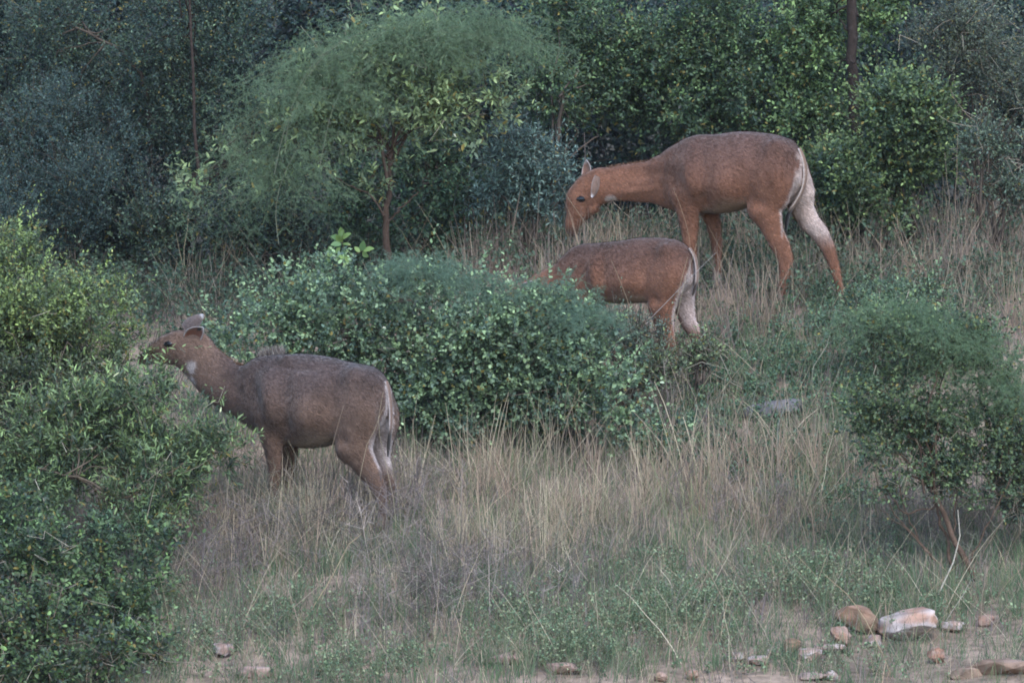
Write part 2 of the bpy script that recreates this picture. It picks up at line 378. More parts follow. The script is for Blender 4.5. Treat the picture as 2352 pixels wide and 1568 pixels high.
    def strands(s, name, P, D, ln, col, wdt=.0035):
        n = len(P); D = D/np.linalg.norm(D, axis=1)[:, None]; S = np.cross(D, rng.normal(size=(n, 3))); S /= np.linalg.norm(S, axis=1)[:, None]
        V = np.stack([P-S*wdt, P+S*wdt, P+D*ln[:, None]], 1).reshape(-1, 3)
        return obj(name, mesh_np(name, V, np.arange(n*3).reshape(-1, 3), np.repeat(col, 3, 0)), M_HAIR, s.root)
    def mane(s, pts, n, lo, hi, c0, c1, back=.6):
        K = np.array([s.L(*p) for p in pts]); t = rng.uniform(0, len(K)-1.001, n); i = t.astype(int); f = (t-i)[:, None]
        P = K[i]*(1-f)+K[i+1]*f; P[:, 1] = rng.normal(0, .008, n); P[:, 2] -= .012
        Tn = K[i+1]-K[i]; Tn /= np.linalg.norm(Tn, axis=1)[:, None]
        D = np.array([0, 0, 1.])-Tn*np.sign(Tn[:, :1])*back*0-np.array([back, 0, 0])+rng.normal(0, .22, (n, 3))
        c = np.array(c0)+(np.array(c1)-np.array(c0))*rng.uniform(0, 1, (n, 1))
        s.strands('mane', P, D, rng.uniform(lo, hi, n), c)
    def tail(s, pts, wds, col, white, tuft):
        P = np.array([s.L(*p) for p in pts]); t = np.linspace(0, 1, len(P)); tt = np.linspace(0, 1, 26)
        Q = np.stack([np.interp(tt, t, P[:, k]) for k in range(3)], -1); g = np.array([1, 2, 3, 2, 1.])/9
        for k in range(3): Q[:, k] = np.convolve(np.pad(Q[:, k], 2, mode='edge'), g, 'valid')
        wv = np.interp(tt, t, wds); T = np.gradient(Q, axis=0); T /= np.linalg.norm(T, axis=1)[:, None]
        S = np.array([0, 1., 0])[None].repeat(26, 0); Bn = np.cross(T, S); ns = 12; a = np.linspace(0, 2*np.pi, ns, endpoint=False)
        V = Q[:, None]+wv[:, None, None]*(np.cos(a)[None, :, None]*S[:, None]+.6*np.sin(a)[None, :, None]*Bn[:, None])
        e = sst(.8, .98, np.abs(np.cos(a)))[None, :, None]*np.ones((26, 1, 1)); tf = sst(.6, .72, tt)[:, None, None]
        c = np.array(col)*(1-e)+np.array(white)*e; c = c*(1-tf)+np.array(tuft)*tf
        i = np.arange(25)[:, None]*ns; j = np.arange(ns)[None]; k = (j+1) % ns
        q = np.stack([i+j, i+k, i+ns+k, i+ns+j], -1).reshape(-1, 4)
        me = mesh_np('tail', V.reshape(-1, 3), [q, np.arange(ns)[None, ::-1], (25*ns+np.arange(ns))[None]], c.reshape(-1, 3)+0*V.reshape(-1, 3), True)
        obj('tail', me, M_FUR, s.root)
    def hooves(s):
        for st in s.LG:
            x, y, z, r, _ = st[-1]; zg = s.gz(x, y)
            V = []
            for zz, sx, sy, ox in ((zg-.02, .048, .032, .014), (zg+.02, .042, .03, .01), (z+.012, .03, .024, 0)):
                for k in range(14):
                    a = 2*math.pi*k/14; nk = 1-.22*math.exp(-((math.cos(a)-1)/.03)**2)   # cloven front
                    V.append((x+ox+sx*math.cos(a)*nk, y+sy*math.sin(a), zz))
            V = np.array(V); i = np.arange(2)[:, None]*14; j = np.arange(14)[None]; k = (j+1) % 14
            q = np.stack([i+j, i+k, i+14+k, i+14+j], -1).reshape(-1, 4)
            obj('hoof', mesh_np('hoof', V, [q, np.arange(14)[None, ::-1], (28+np.arange(14))[None]]), M_HOOF, s.root)

# --- the grey-brown cow browsing the shrub
A = Antelope('grey-brown nilgai cow with raised head browsing the leaves of the narrow-leaved shrub', 600, 25, 1280, 2105, 3.7)
A.build([(958, 1560, 1655, .05), (1000, 1478, 1705, .12), (1050, 1434, 1738, .17), (1112, 1417, 1766, .21), (1214, 1414, 1793, .255), (1290, 1422, 1788, .265), (1340, 1432, 1768, .26),
         (1400, 1448, 1748, .24), (1470, 1460, 1738, .22), (1515, 1482, 1725, .19), (1542, 1515, 1690, .14), (1556, 1560, 1650, .06)],
        [((1035, 1440), (1000, 1704), .125), ((975, 1467), (945, 1676), .105), ((920, 1446), (880, 1636), .088), ((864, 1403), (825, 1587), .078), ((812, 1358), (768, 1525), .07)],
        [((752, 1316), (772, 1472), .07), ((685, 1322), (715, 1462), .078), ((645, 1338), (668, 1458), .066), ((617, 1358), (628, 1454), .052), ((578, 1396), (590, 1459), .043), ((552, 1414), (566, 1463), .04)],
        [[(1440, 1590, 90, .09, .11), (1425, 1690, 98, .125, .10), (1418, 1777, 82, .135, .085), (1452, 1833, 57, .135, .06), (1490, 1889, 44, .13, .045), (1521, 1940, 31, .13, .034),
          (1530, 1990, 20, .13, .024), (1530, 2040, 17, .13, .021), (1526, 2072, 20, .13, .024), (1516, 2092, 20, .13, .024)],
         [(1510, 1590, 70, -.08, .1), (1520, 1690, 76, -.11, .095), (1515, 1777, 55, -.13, .075), (1525, 1840, 38, -.13, .055), (1548, 1900, 31, -.13, .042), (1562, 1940, 26, -.13, .032),
          (1560, 1990, 19, -.13, .024), (1556, 2040, 17, -.13, .021), (1552, 2060, 20, -.13, .024), (1542, 2080, 20, -.13, .024)],
         [(1085, 1560, 75, .12, .07), (1075, 1660, 66, .135, .07), (1084, 1740, 50, .135, .06), (1094, 1800, 39, .13, .05), (1100, 1863, 32, .125, .04), (1096, 1914, 26, .125, .034),
          (1096, 1960, 25, .125, .03), (1098, 2000, 17, .125, .022), (1098, 2045, 15, .125, .02), (1094, 2072, 19, .125, .023), (1086, 2092, 20, .125, .024)],
         [(1150, 1600, 70, -.1, .07), (1150, 1700, 55, -.13, .06), (1152, 1790, 38, -.13, .05), (1156, 1863, 30, -.125, .04), (1152, 1920, 25, -.125, .032),
          (1150, 1970, 20, -.125, .026), (1150, 2010, 15, -.125, .02), (1146, 2045, 15, -.125, .02), (1140, 2060, 19, -.125, .023), (1132, 2080, 20, -.125, .024)]], [(1335, 1640, 45, 95, 8, -0.020), (1150, 1560, 42, 120, -12, -0.010), (1080, 1600, 40, 90, -14, 0.022), (1400, 1500, 45, 35, 0, 0.022), (1345, 1530, 40, 40, 0, -0.007), (1240, 1640, 70, 80, 0, 0.019), (1460, 1640, 50, 70, 0, 0.019), (1150, 1700, 34, 45, 10, -0.016), (1375, 1760, 30, 25, 0, -0.012), (1500, 1560, 26, 50, 0, -0.010), (1180, 1470, 120, 14, 4, -0.008), (1010, 1560, 34, 70, -30, -0.007), (920, 1560, 60, 26, 35, -0.006), (1120, 1440, 30, 30, 0, 0.016)])
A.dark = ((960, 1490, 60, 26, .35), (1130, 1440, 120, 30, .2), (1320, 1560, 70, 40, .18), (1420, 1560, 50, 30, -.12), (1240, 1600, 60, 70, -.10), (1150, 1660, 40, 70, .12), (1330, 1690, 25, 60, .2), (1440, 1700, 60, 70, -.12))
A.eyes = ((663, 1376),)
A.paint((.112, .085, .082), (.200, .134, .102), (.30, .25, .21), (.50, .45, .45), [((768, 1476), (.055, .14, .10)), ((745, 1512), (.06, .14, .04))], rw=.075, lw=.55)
A.ear(A.L(742, 1362, .06), (-.85, .2, .55), (-.35, .9, -.15), .160, .056, (.20, .075, .045), (.2, .15, .13), ((.78, -.15, .3),))
A.ear(A.L(730, 1318, -.05), (-.80, -.1, .62), (-.2, -.9, .3), .165, .045, (.17, .09, .07), (.15, .115, .11))
A.eye(663, 1376, .072, .024)
A.eye(663, 1376, -.072, .024)
A.mane([(1135, 1418), (1075, 1430), (1035, 1442)], 800, .04, .10, (.12, .09, .08), (.34, .30, .27), -.1)
A.mane([(1040, 1442), (974, 1467), (923, 1448), (867, 1406), (820, 1365)], 900, .015, .035, (.13, .075, .05), (.22, .12, .075), .5)
A.tail([(1545, 1520), (1556, 1560), (1562, 1610), (1566, 1660), (1562, 1720), (1556, 1780), (1553, 1830)], [.02, .024, .024, .02, .018, .018, .006], (.17, .10, .07), (.5, .45, .45), (.03, .025, .022))
A.hooves(); A.coat()

# --- the reddish cow grazing uphill with her hind legs apart
B = Antelope('tall reddish-brown nilgai cow with lowered head and hind legs apart on the dry grass', 558, 22, 2960, 1195, 7.9)
B.build([(2666, 690, 800, .05), (2690, 612, 828, .12), (2740, 554, 842, .17), (2790, 537, 852, .2), (2869, 537, 854, .245), (2940, 527, 846, .25), (2990, 527, 826, .245), (3035, 530, 815, .235),
         (3110, 541, 815, .215), (3160, 563, 800, .19), (3192, 600, 770, .14), (3206, 640, 730, .06)],
        [((2705, 588), (2692, 832), .12), ((2664, 616), (2655, 822), .095), ((2592, 643), (2600, 808), .08), ((2482, 657), (2510, 799), .07), ((2412, 672), (2440, 792), .065)],
        [((2365, 677), (2418, 808), .07), ((2318, 703), (2405, 817), .076), ((2280, 747), (2384, 846), .078), ((2274, 790), (2362, 862), .064), ((2273, 830), (2340, 880), .049), ((2262, 872), (2322, 900), .040), ((2262, 900), (2314, 922), .040), ((2276, 922), (2306, 932), .034)],
        [[(3080, 680, 95, .08, .11), (3070, 770, 92, .12, .095), (3053, 830, 72, .13, .08), (3070, 872, 57, .13, .06), (3089, 926, 43, .125, .046), (3119, 975, 39, .12, .036), (3136, 1010, 33, .12, .032),
          (3133, 1060, 23, .12, .024), (3118, 1125, 18, .12, .021), (3111, 1160, 20, .12, .024), (3104, 1180, 20, .12, .024)],
         [(3165, 680, 70, -.08, .1), (3190, 770, 70, -.11, .09), (3210, 837, 48, -.13, .065), (3236, 887, 43, -.13, .05), (3278, 931, 37, -.125, .04), (3310, 981, 30, -.125, .031),
          (3330, 1031, 23, -.12, .025), (3351, 1097, 17, -.12, .021), (3362, 1140, 17, -.12, .021), (3367, 1165, 19, -.12, .024), (3370, 1185, 19, -.12, .024)],
         [(2742, 690, 75, .11, .07), (2738, 780, 62, .13, .07), (2752, 850, 46, .13, .055), (2757, 910, 37, .125, .045), (2758, 965, 30, .12, .038), (2762, 1010, 26, .12, .032),
          (2764, 1060, 16, .12, .022), (2764, 1120, 15, .12, .02), (2760, 1155, 19, .12, .023), (2754, 1180, 20, .12, .024)],
         [(2810, 760, 60, -.1, .06), (2835, 830, 42, -.125, .055), (2856, 890, 32, -.125, .045), (2864, 950, 26, -.12, .036), (2870, 1000, 22, -.12, .03),
          (2872, 1050, 15, -.12, .021), (2872, 1100, 15, -.12, .02), (2868, 1125, 18, -.12, .023), (2862, 1150, 19, -.12, .024)]], [(2985, 730, 42, 90, 8, -0.020), (2815, 680, 42, 110, -14, -0.010), (2760, 700, 40, 85, -14, 0.024), (3080, 590, 45, 32, 0, 0.022), (3020, 620, 42, 40, 0, -0.007), (2900, 740, 70, 75, 0, 0.019), (3110, 720, 50, 70, 0, 0.019), (2815, 800, 34, 40, 10, -0.016), (3030, 815, 30, 25, 0, -0.014), (3150, 660, 24, 60, 0, -0.012), (2560, 700, 90, 20, -8, -0.007), (2680, 720, 34, 60, -20, -0.009), (2520, 760, 90, 16, -5, 0.008), (2345, 840, 24, 16, -40, 0.013), (2310, 830, 16, 26, 0, -0.007), (3120, 930, 8, 60, 12, -0.008)])
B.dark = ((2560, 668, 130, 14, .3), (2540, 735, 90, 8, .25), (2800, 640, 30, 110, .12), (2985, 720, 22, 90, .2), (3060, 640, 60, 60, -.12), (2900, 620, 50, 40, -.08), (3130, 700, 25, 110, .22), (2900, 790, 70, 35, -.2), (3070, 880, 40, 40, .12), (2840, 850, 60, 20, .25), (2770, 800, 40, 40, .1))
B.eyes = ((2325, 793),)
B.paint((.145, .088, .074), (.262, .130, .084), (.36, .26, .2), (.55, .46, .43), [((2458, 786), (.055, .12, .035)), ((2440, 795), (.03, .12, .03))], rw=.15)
B.ear(B.L(2392, 705, .062), (.12, .42, -.86), (.85, -.25, -.1), .165, .043, (.3, .26, .25), (.21, .135, .105))
B.ear(B.L(2345, 708, -.05), (.08, -.2, .70), (.45, .9, 0.1), .14, .050, (.28, .15, .11), (.26, .15, .11))
B.eye(2325, 793, .073, .027)
B.eye(2325, 793, -.073, .027)
B.mane([(2740, 556), (2690, 592), (2664, 617), (2592, 645), (2482, 660), (2420, 672)], 1500, .018, .042, (.13, .07, .05), (.26, .15, .1), .45)
B.tail([(3190, 590), (3212, 640), (3219, 700), (3208, 765), (3178, 815), (3152, 850), (3143, 895), (3142, 935)], [.02, .028, .028, .025, .022, .022, .022, .006], (.17, .095, .06), (.55, .47, .43), (.012, .01, .01))
B.hooves(); B.coat()

# --- the smaller one half hidden behind the round-leaved shrub
D = Antelope('smaller reddish nilgai calf half hidden behind the dense round-leaved shrub, rump towards us', 568, 25, 2550, 1460, 6.6)
D.build([(2258, 1060, 1150, .05), (2280, 1022, 1190, .1), (2330, 989, 1210, .14), (2390, 972, 1214, .17), (2480, 963, 1213, .2), (2560, 951, 1211, .2), (2640, 951, 1205, .19),
         (2700, 958, 1190, .17), (2740, 980, 1168, .135), (2762, 1020, 1130, .06)],
        [((2318, 992), (2335, 1195), .1), ((2222, 1054), (2270, 1200), .075), ((2150, 1090), (2200, 1212), .062), ((2095, 1125), (2145, 1230), .055)],
        [((2062, 1145), (2128, 1240), .058), ((2030, 1190), (2105, 1265), .062), ((2020, 1240), (2085, 1295), .05), ((2018, 1290), (2062, 1325), .036), ((2022, 1318), (2055, 1340), .034)],
        [[(2665, 1080, 70, .07, .09), (2655, 1150, 72, .1, .08), (2645, 1211, 60, .105, .065), (2652, 1258, 44, .105, .048), (2666, 1302, 33, .1, .036), (2684, 1340, 27, .1, .028), (2688, 1370, 19, .1, .022),
          (2684, 1405, 15, .1, .018), (2680, 1432, 17, .1, .021), (2674, 1450, 17, .1, .021)],
         [(2715, 1090, 58, -.07, .08), (2728, 1160, 56, -.09, .075), (2735, 1220, 44, -.1, .055), (2752, 1275, 33, -.1, .04), (2778, 1315, 28, -.1, .032), (2788, 1350, 20, -.1, .024),
          (2790, 1390, 15, -.1, .018), (2788, 1415, 15, -.1, .018), (2784, 1435, 17, -.1, .021), (2778, 1450, 17, -.1, .021)],
         [(2345, 1080, 55, .09, .06), (2335, 1150, 48, .105, .055), (2340, 1230, 33, .1, .042), (2344, 1300, 24, .1, .032), (2346, 1345, 20, .1, .026), (2346, 1390, 14, .1, .018), (2342, 1430, 16, .1, .021), (2336, 1450, 16, .1, .021)],
         [(2395, 1100, 50, -.08, .055), (2392, 1170, 42, -.1, .05), (2394, 1230, 30, -.1, .04), (2396, 1290, 22, -.1, .03), (2398, 1330, 19, -.1, .024), (2398, 1380, 14, -.1, .018), (2394, 1410, 16, -.1, .021), (2388, 1430, 16, -.1, .021)]], [(2570, 1110, 34, 70, 8, -0.015), (2405, 1080, 34, 80, -14, -0.008), (2370, 1100, 30, 70, -14, 0.019), (2640, 1000, 35, 26, 0, 0.019), (2600, 1030, 34, 34, 0, -0.005), (2490, 1120, 60, 60, 0, 0.016), (2670, 1110, 40, 55, 0, 0.016), (2610, 1200, 25, 20, 0, -0.012)], dx=.010)
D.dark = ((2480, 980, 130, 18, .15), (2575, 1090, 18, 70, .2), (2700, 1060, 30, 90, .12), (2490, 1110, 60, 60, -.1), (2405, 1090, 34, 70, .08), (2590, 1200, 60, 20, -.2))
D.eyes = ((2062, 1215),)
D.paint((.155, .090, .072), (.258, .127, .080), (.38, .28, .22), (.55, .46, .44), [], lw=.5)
D.ear(D.L(2100, 1150, .05), (-.6, .5, .3), (-.4, .3, -.5), .12, .038, (.2, .15, .14), (.26, .2, .18))
D.ear(D.L(2100, 1150, -.05), (-.6, -.5, .3), (-.4, -.3, -.5), .12, .038, (.2, .15, .14), (.26, .2, .18))
D.eye(2062, 1215, .056, .017)
D.eye(2062, 1215, -.056, .017)
D.mane([(2330, 990), (2270, 1022), (2222, 1056), (2150, 1092)], 700, .012, .03, (.14, .08, .06), (.3, .2, .14), .45)
D.tail([(2755, 990), (2778, 1030, -.02), (2786, 1075, -.03), (2786, 1120, -.03), (2776, 1160, -.03), (2768, 1185, -.03)], [.016, .021, .021, .02, .018, .006], (.17, .1, .07), (.5, .42, .4), (.05, .035, .03))
D.hooves(); D.coat(30000)
#==END_ANIMALS

# ------------------------------------------------------------------ foliage: shoots carrying leaves
def unit(v): return v/(np.linalg.norm(v, axis=-1, keepdims=True)+1e-9)
def shoot_leaves(P, Dr, Ln, nl, ll, lw, ang=55, droop=.15, jit=.25):
    "leaves spiralling up S shoots; returns flat arrays base, axis, side, normal, length, width, t, shoot"
    S = len(P); t = (np.arange(nl)[None]+rng.uniform(0, .6, (S, nl)))/nl
    u = unit(np.cross(Dr, rng.normal(size=(S, 3)))); v = np.cross(Dr, u)
    ph = np.arange(nl)[None]*2.4+rng.uniform(0, 6.28, (S, 1))
    base = P[:, None]+Dr[:, None]*(t*Ln[:, None])[..., None]; base[..., 2] -= .25*Ln[:, None]*t**2*droop*3
    a = R(ang)*(1-.35*t)
    ax = np.cos(a)[..., None]*Dr[:, None]+np.sin(a)[..., None]*(np.cos(ph)[..., None]*u[:, None]+np.sin(ph)[..., None]*v[:, None])
    ax = ax+rng.normal(0, jit, ax.shape); ax[..., 2] -= droop; ax = unit(ax)
    up = np.array([0, -.35, 1.])+rng.normal(0, .55, ax.shape); sd = unit(np.cross(up, ax)); nm = np.cross(ax, sd)
    k = rng.uniform(.65, 1.2, (S, nl))*(1-.35*t**2)
    f = lambda q: q.reshape(-1, *q.shape[2:])
    return f(base), f(ax), f(sd), f(nm), f(k*ll), f(k*lw), f(t), np.repeat(np.arange(S), nl)
def leaf_tmpl(hexa):
    if hexa:
        V = np.array([(0, 0, 0), (.28, .42, .10), (.66, .40, .12), (1, 0, -.06), (.66, -.40, .12), (.28, -.42, .10), (.5, 0, .0)])
        Q = np.array([(0, 1, 2, 6), (6, 2, 3, 3), (0, 6, 4, 5), (6, 3, 4, 4)])
        return V, None
    return np.array([(0, 0, 0), (.45, .5, .14), (1, 0, -.05), (.45, -.5, .14)]), None
def leaves_mesh(name, L, col, hexa):
    b, ax, sd, nm, ll, lw = L[:6]; n = len(b)
    if hexa:
        Vt = np.array([(0, 0, 0), (.28, .45, .12), (.66, .42, .12), (1, 0, -.08), (.66, -.42, .12), (.28, -.45, .12)])
    else:
        Vt = np.array([(0, 0, 0), (.45, .5, .14), (1, 0, -.05), (.45, -.5, .14)])
    k = len(Vt)
    V = b[:, None]+ax[:, None]*(Vt[None, :, 0]*ll[:, None])[..., None]+sd[:, None]*(Vt[None, :, 1]*lw[:, None])[..., None]+nm[:, None]*(Vt[None, :, 2]*lw[:, None])[..., None]
    i = np.arange(n)[:, None]*k
    Fc = np.concatenate([i+np.array([0, 3, 2, 1]), i+np.array([0, 5, 4, 3])]) if hexa else np.concatenate([i+np.array([0, 2, 1]), i+np.array([0, 3, 2])])
    return mesh_np(name, V.reshape(-1, 3), Fc, np.repeat(col, k, 0))
def leaf_cols(c_old, c_new, t, sh, S, young=.5, var=.34, yellow=.03, sprig=None):
    c_old, c_new = np.array(c_old)*1.75, np.array(c_new)*1.55; c_old = c_old*.8+.2*c_old.mean(); c_new = c_new*.88+.12*c_new.mean(); c_old = c_old*np.array([.97, 1, 1.12]); c_new = c_new*np.array([.98, 1, 1.0]); sr = rng.beta(1.0, 2.2, S)
    if sprig is not None: sr[sprig] = rng.uniform(.7, 1.2, len(sprig))
    m = np.clip(young*(sr[sh]*1.2+.7*t**2*sr[sh])+rng.normal(0, .12, len(t)), 0, 1)
    c = c_old+(c_new-c_old)*m[:, None]; c = c*np.exp(rng.normal(0, var, len(t)))[:, None]
    c = c*np.array([1, 1, 1])+rng.normal(0, .006, (len(t), 3))
    y = rng.uniform(size=len(t)) < yellow; c[y] = np.array((.30, .24, .07))*rng.uniform(.6, 1.1, (y.sum(), 1))
    return np.clip(c, .008, .7)
def ell(ox, oy, Y, rx, ry, rd=None):
    "an ellipsoid of crown volume: frame position and half-sizes, depth half-size in metres"
    p = at(ox, oy, Y); s = (Y-CAMY)/F*4096/2352
    return (p.x, p.y, p.z, rx*s, rd if rd else (rx+ry)*.5*s, ry*s)
def crown_points(ells, n, clump=.34, shell=.22, lump=7):
    "points and outward directions on lumpy clumps that cover the ellipsoids"
    E = np.array(ells); wt = (E[:, 3]*E[:, 5]+E[:, 3]*E[:, 4]+E[:, 4]*E[:, 5]); wt /= wt.sum()
    K = []
    for e, wv in zip(E, wt):
        k = max(3, int(lump*len(E)*wv*2)); d = unit(rng.normal(size=(k, 3))); d[:, 1] = -np.abs(d[:, 1])*np.where(rng.uniform(size=k) < .7, 1, -1)
        r = rng.uniform(.45, .85, (k, 1)); c = e[:3]+d*r*e[3:]; rr = np.cbrt(e[3]*e[4]*e[5])*clump*rng.uniform(.45, 1.35, k)
        K.append(np.concatenate([c, rr[:, None], np.tile(e[:3], (k, 1))], 1))
    K = np.concatenate(K)
    o_ = K[rng.permutation(len(K))[:len(K)//3]].copy(); dv = unit(o_[:, :3]-o_[:, 4:7]+np.array([0, 0, .05])); o_[:, :3] += dv*o_[:, 3:4]*rng.uniform(.7, 1.3, (len(o_), 1)); o_[:, 3] *= rng.uniform(.3, .6, len(o_)); K = np.concatenate([K, o_]); pw = K[:, 3]**2; pw /= pw.sum()
    i = rng.choice(len(K), n, p=pw); d = unit(rng.normal(size=(n, 3)))
    fl = (d[:, 1] > .25) & (rng.uniform(size=n) < .6); d[fl, 1] *= -1
    r = K[i, 3]*(1-np.abs(rng.normal(0, shell*1.25, n)))*(1+.38*fnoise(d*1.0+K[i, :3], 4, 2))
    P = K[i, :3]+d*r[:, None]; out = unit(d+.35*unit(P-K[i, 4:7])); return P, out, K
def keep_above(P, h=.04): return P[:, 2] > ground(P[:, 0], P[:, 1])+h
LEAFT = {}
def leaf_objects(root, base, L, col, pick, kind):
    "single leaves as parts, sharing a few meshes"
    b, ax, sd, nm, ll, lw = L[:6]
    Vt = np.array([(0, 0, 0), (.14, .28, .07), (.34, .46, .12), (.6, .45, .12), (.84, .24, .04), (1, 0, -.1), (.84, -.24, .04), (.6, -.45, .12), (.34, -.46, .12), (.14, -.28, .07), (.34, 0, 0), (.6, 0, .0)])
    Fc = [np.array([(0, 10, 2, 1), (10, 11, 3, 2), (11, 5, 4, 3), (0, 9, 8, 10), (10, 8, 7, 11), (11, 7, 6, 5)])]
    cs = col[pick]; q = np.argsort(cs.sum(1)); nb = 4; g = np.empty(len(pick), int); g[q] = np.arange(len(pick))*nb//max(len(pick), 1)
    ms = []
    for k in range(nb):
        c = cs[g == k].mean(0) if (g == k).any() else cs.mean(0); me = mesh_np('leaf', Vt, Fc, np.tile(c, (12, 1))); me.materials.append(M_LEAF); ms.append(me)
    for n_, p in enumerate(pick):
        o = bpy.data.objects.new('leaf', ms[g[n_]]); C.objects.link(o); o.parent = root
        m = Matrix.Identity(4)
        for r_ in range(3):
            m[r_][0] = ax[p, r_]*ll[p]; m[r_][1] = sd[p, r_]*lw[p]; m[r_][2] = nm[p, r_]*lw[p]; m[r_][3] = b[p, r_]-base[r_]
        o.matrix_basis = m
def plant(name, label, cat, base, ells, n, nl=10, ll=.035, lw=.02, sl=.14, c_old=(.035, .06, .028), c_new=(.12, .18, .05), young=.55, ang=55, droop=.12,
          hexa=True, singles=0, stems=6, bark=(.09, .07, .055), r0=.014, up=.45, clump=.34, shell=.22, lump=7, group=None, trunk=None, twig=True, sdir=None, extra=None, yellow=.03, bare=0):
    global rng; rng = np.random.default_rng(abs(int(base[0]*1000))+abs(int(base[1]*977))+n)      # every plant keeps its own random form
    base = np.array(base, float); base[2] = float(ground(base[0], base[1]))-.02
    root = empty(name, base, label, cat, group)
    P, out, K = crown_points(ells, n, clump, shell, lump); ok = keep_above(P); P, out = P[ok], out[ok]
    Dr = unit(out*.75+np.array([0, -.1, up])+rng.normal(0, .38, P.shape))
    if sdir is not None: Dr = unit(Dr+np.array(sdir))
    Ln = sl*rng.uniform(.6, 1.35, len(P))
    sprig = np.flatnonzero(rng.uniform(size=len(P)) < .11); Ln[sprig] *= rng.uniform(1.3, 2.9, len(sprig)); Dr[sprig] = unit(out[sprig]*.8+np.array([0, -.1, .8])+rng.normal(0, .3, (len(sprig), 3)))
    if extra is not None:                                  # long shoots that stand out of the crown: (start, direction, length)
        P = np.concatenate([P]+[np.array([e[0]]) for e in extra]); Dr = np.concatenate([Dr]+[unit(np.array([e[1]], float)) for e in extra]); Ln = np.concatenate([Ln]+[np.array([e[2]]) for e in extra]); sprig = np.concatenate([sprig, np.arange(len(P)-len(extra), len(P))])
    L = shoot_leaves(P, Dr, Ln, nl, ll, lw, ang, droop); col = leaf_cols(c_old, c_new, L[6], L[7], len(P), young, yellow=yellow, sprig=sprig)
    pick = np.array([], int)
    if singles:
        ex = (out@np.array([0, -.8, .6]))-.6*(P[:len(out), 1]-P[:len(out), 1].mean())
        if extra is not None: ex = np.concatenate([ex, np.full(len(extra), 9.)])
        sc_ = ex[L[7]]+rng.normal(0, .25, len(L[7]))+L[6]*.4; pick = np.argsort(-sc_)[:singles]
        leaf_objects(root, base, L, col, pick, hexa)
    m = np.ones(len(L[0]), bool); m[pick] = False
    Lr = [q[m] for q in L]; Lr[0] = Lr[0]-base
    obj('foliage', leaves_mesh('foliage', Lr, col[m], hexa), M_LEAF, root, kind='stuff')
    # woody parts
    polys = []
    if trunk:
        for pts, ra, rb in trunk:
            pts = np.array(pts, float); t = np.linspace(0, 1, len(pts)); tt = np.linspace(0, 1, 14)
            Q = np.stack([np.interp(tt, t, pts[:, k]) for k in range(3)], -1)+rng.normal(0, .006, (14, 3)); polys.append((Q-base, ra+(rb-ra)*tt))
        V, Fq = tubes(polys, 8); obj('trunk', mesh_np('trunk', V, Fq, np.tile(bark, (len(V), 1)), True), M_BARK, root)
        anchors = np.array(trunk[0][0][-1]); 
    polys = []
    src = base if not trunk else np.array(trunk[0][0][-1], float)
    sel = K[rng.permutation(len(K))[:stems]] if stems else []
    for c in sel:
        if trunk: tq = np.array(trunk[0][0], float); src = tq[-1]+(tq[-2]-tq[-1])*rng.uniform(0, 1)
        s0 = src+(rng.normal(0, .03, 3)*np.array([1, 1, 0])); q = curve(s0, c[:3], 9, .12, .07); polys.append((q-base, np.linspace(r0, r0*.3, 9)))
        near = np.argsort(((P-c[:3])**2).sum(1))[:7]
        for j in near: polys.append((curve(q[rng.integers(5, 9)], P[j], 4, .03, .06)-base, np.linspace(r0*.28, .0016, 4)))
    if twig:
        for j in rng.permutation(len(P))[:min(len(P), 260)]: polys.append((np.array([P[j]-Dr[j]*.05, P[j]+Dr[j]*Ln[j]*.5, P[j]+Dr[j]*Ln[j]*.98])-base, np.array([.0026, .002, .001])))
    nd = len(polys)
    for _ in range(bare):
        j = rng.integers(len(P)); a_ = P[j]-Dr[j]*.1; b_ = P[j]+unit(out[j % len(out)]+rng.normal(0, .6, 3)+np.array([0, -.3, .1]))*rng.uniform(.12, .42); polys.append((curve(a_, b_, 5, .08, .16)-base, np.linspace(.0032, .0012, 5)))
    if polys:
        V, Fq = tubes(polys, 4); c = np.array(bark)*np.exp(rng.normal(0, .12, (len(V), 1)))
        if bare: c[-bare*20:] = np.repeat(mixcol([(.30, .25, .19), (.22, .17, .13), (.36, .32, .25)], bare), 20, 0)
        obj('branches', mesh_np('branches', V, Fq, c), M_BARK, root, kind='stuff')
    return root
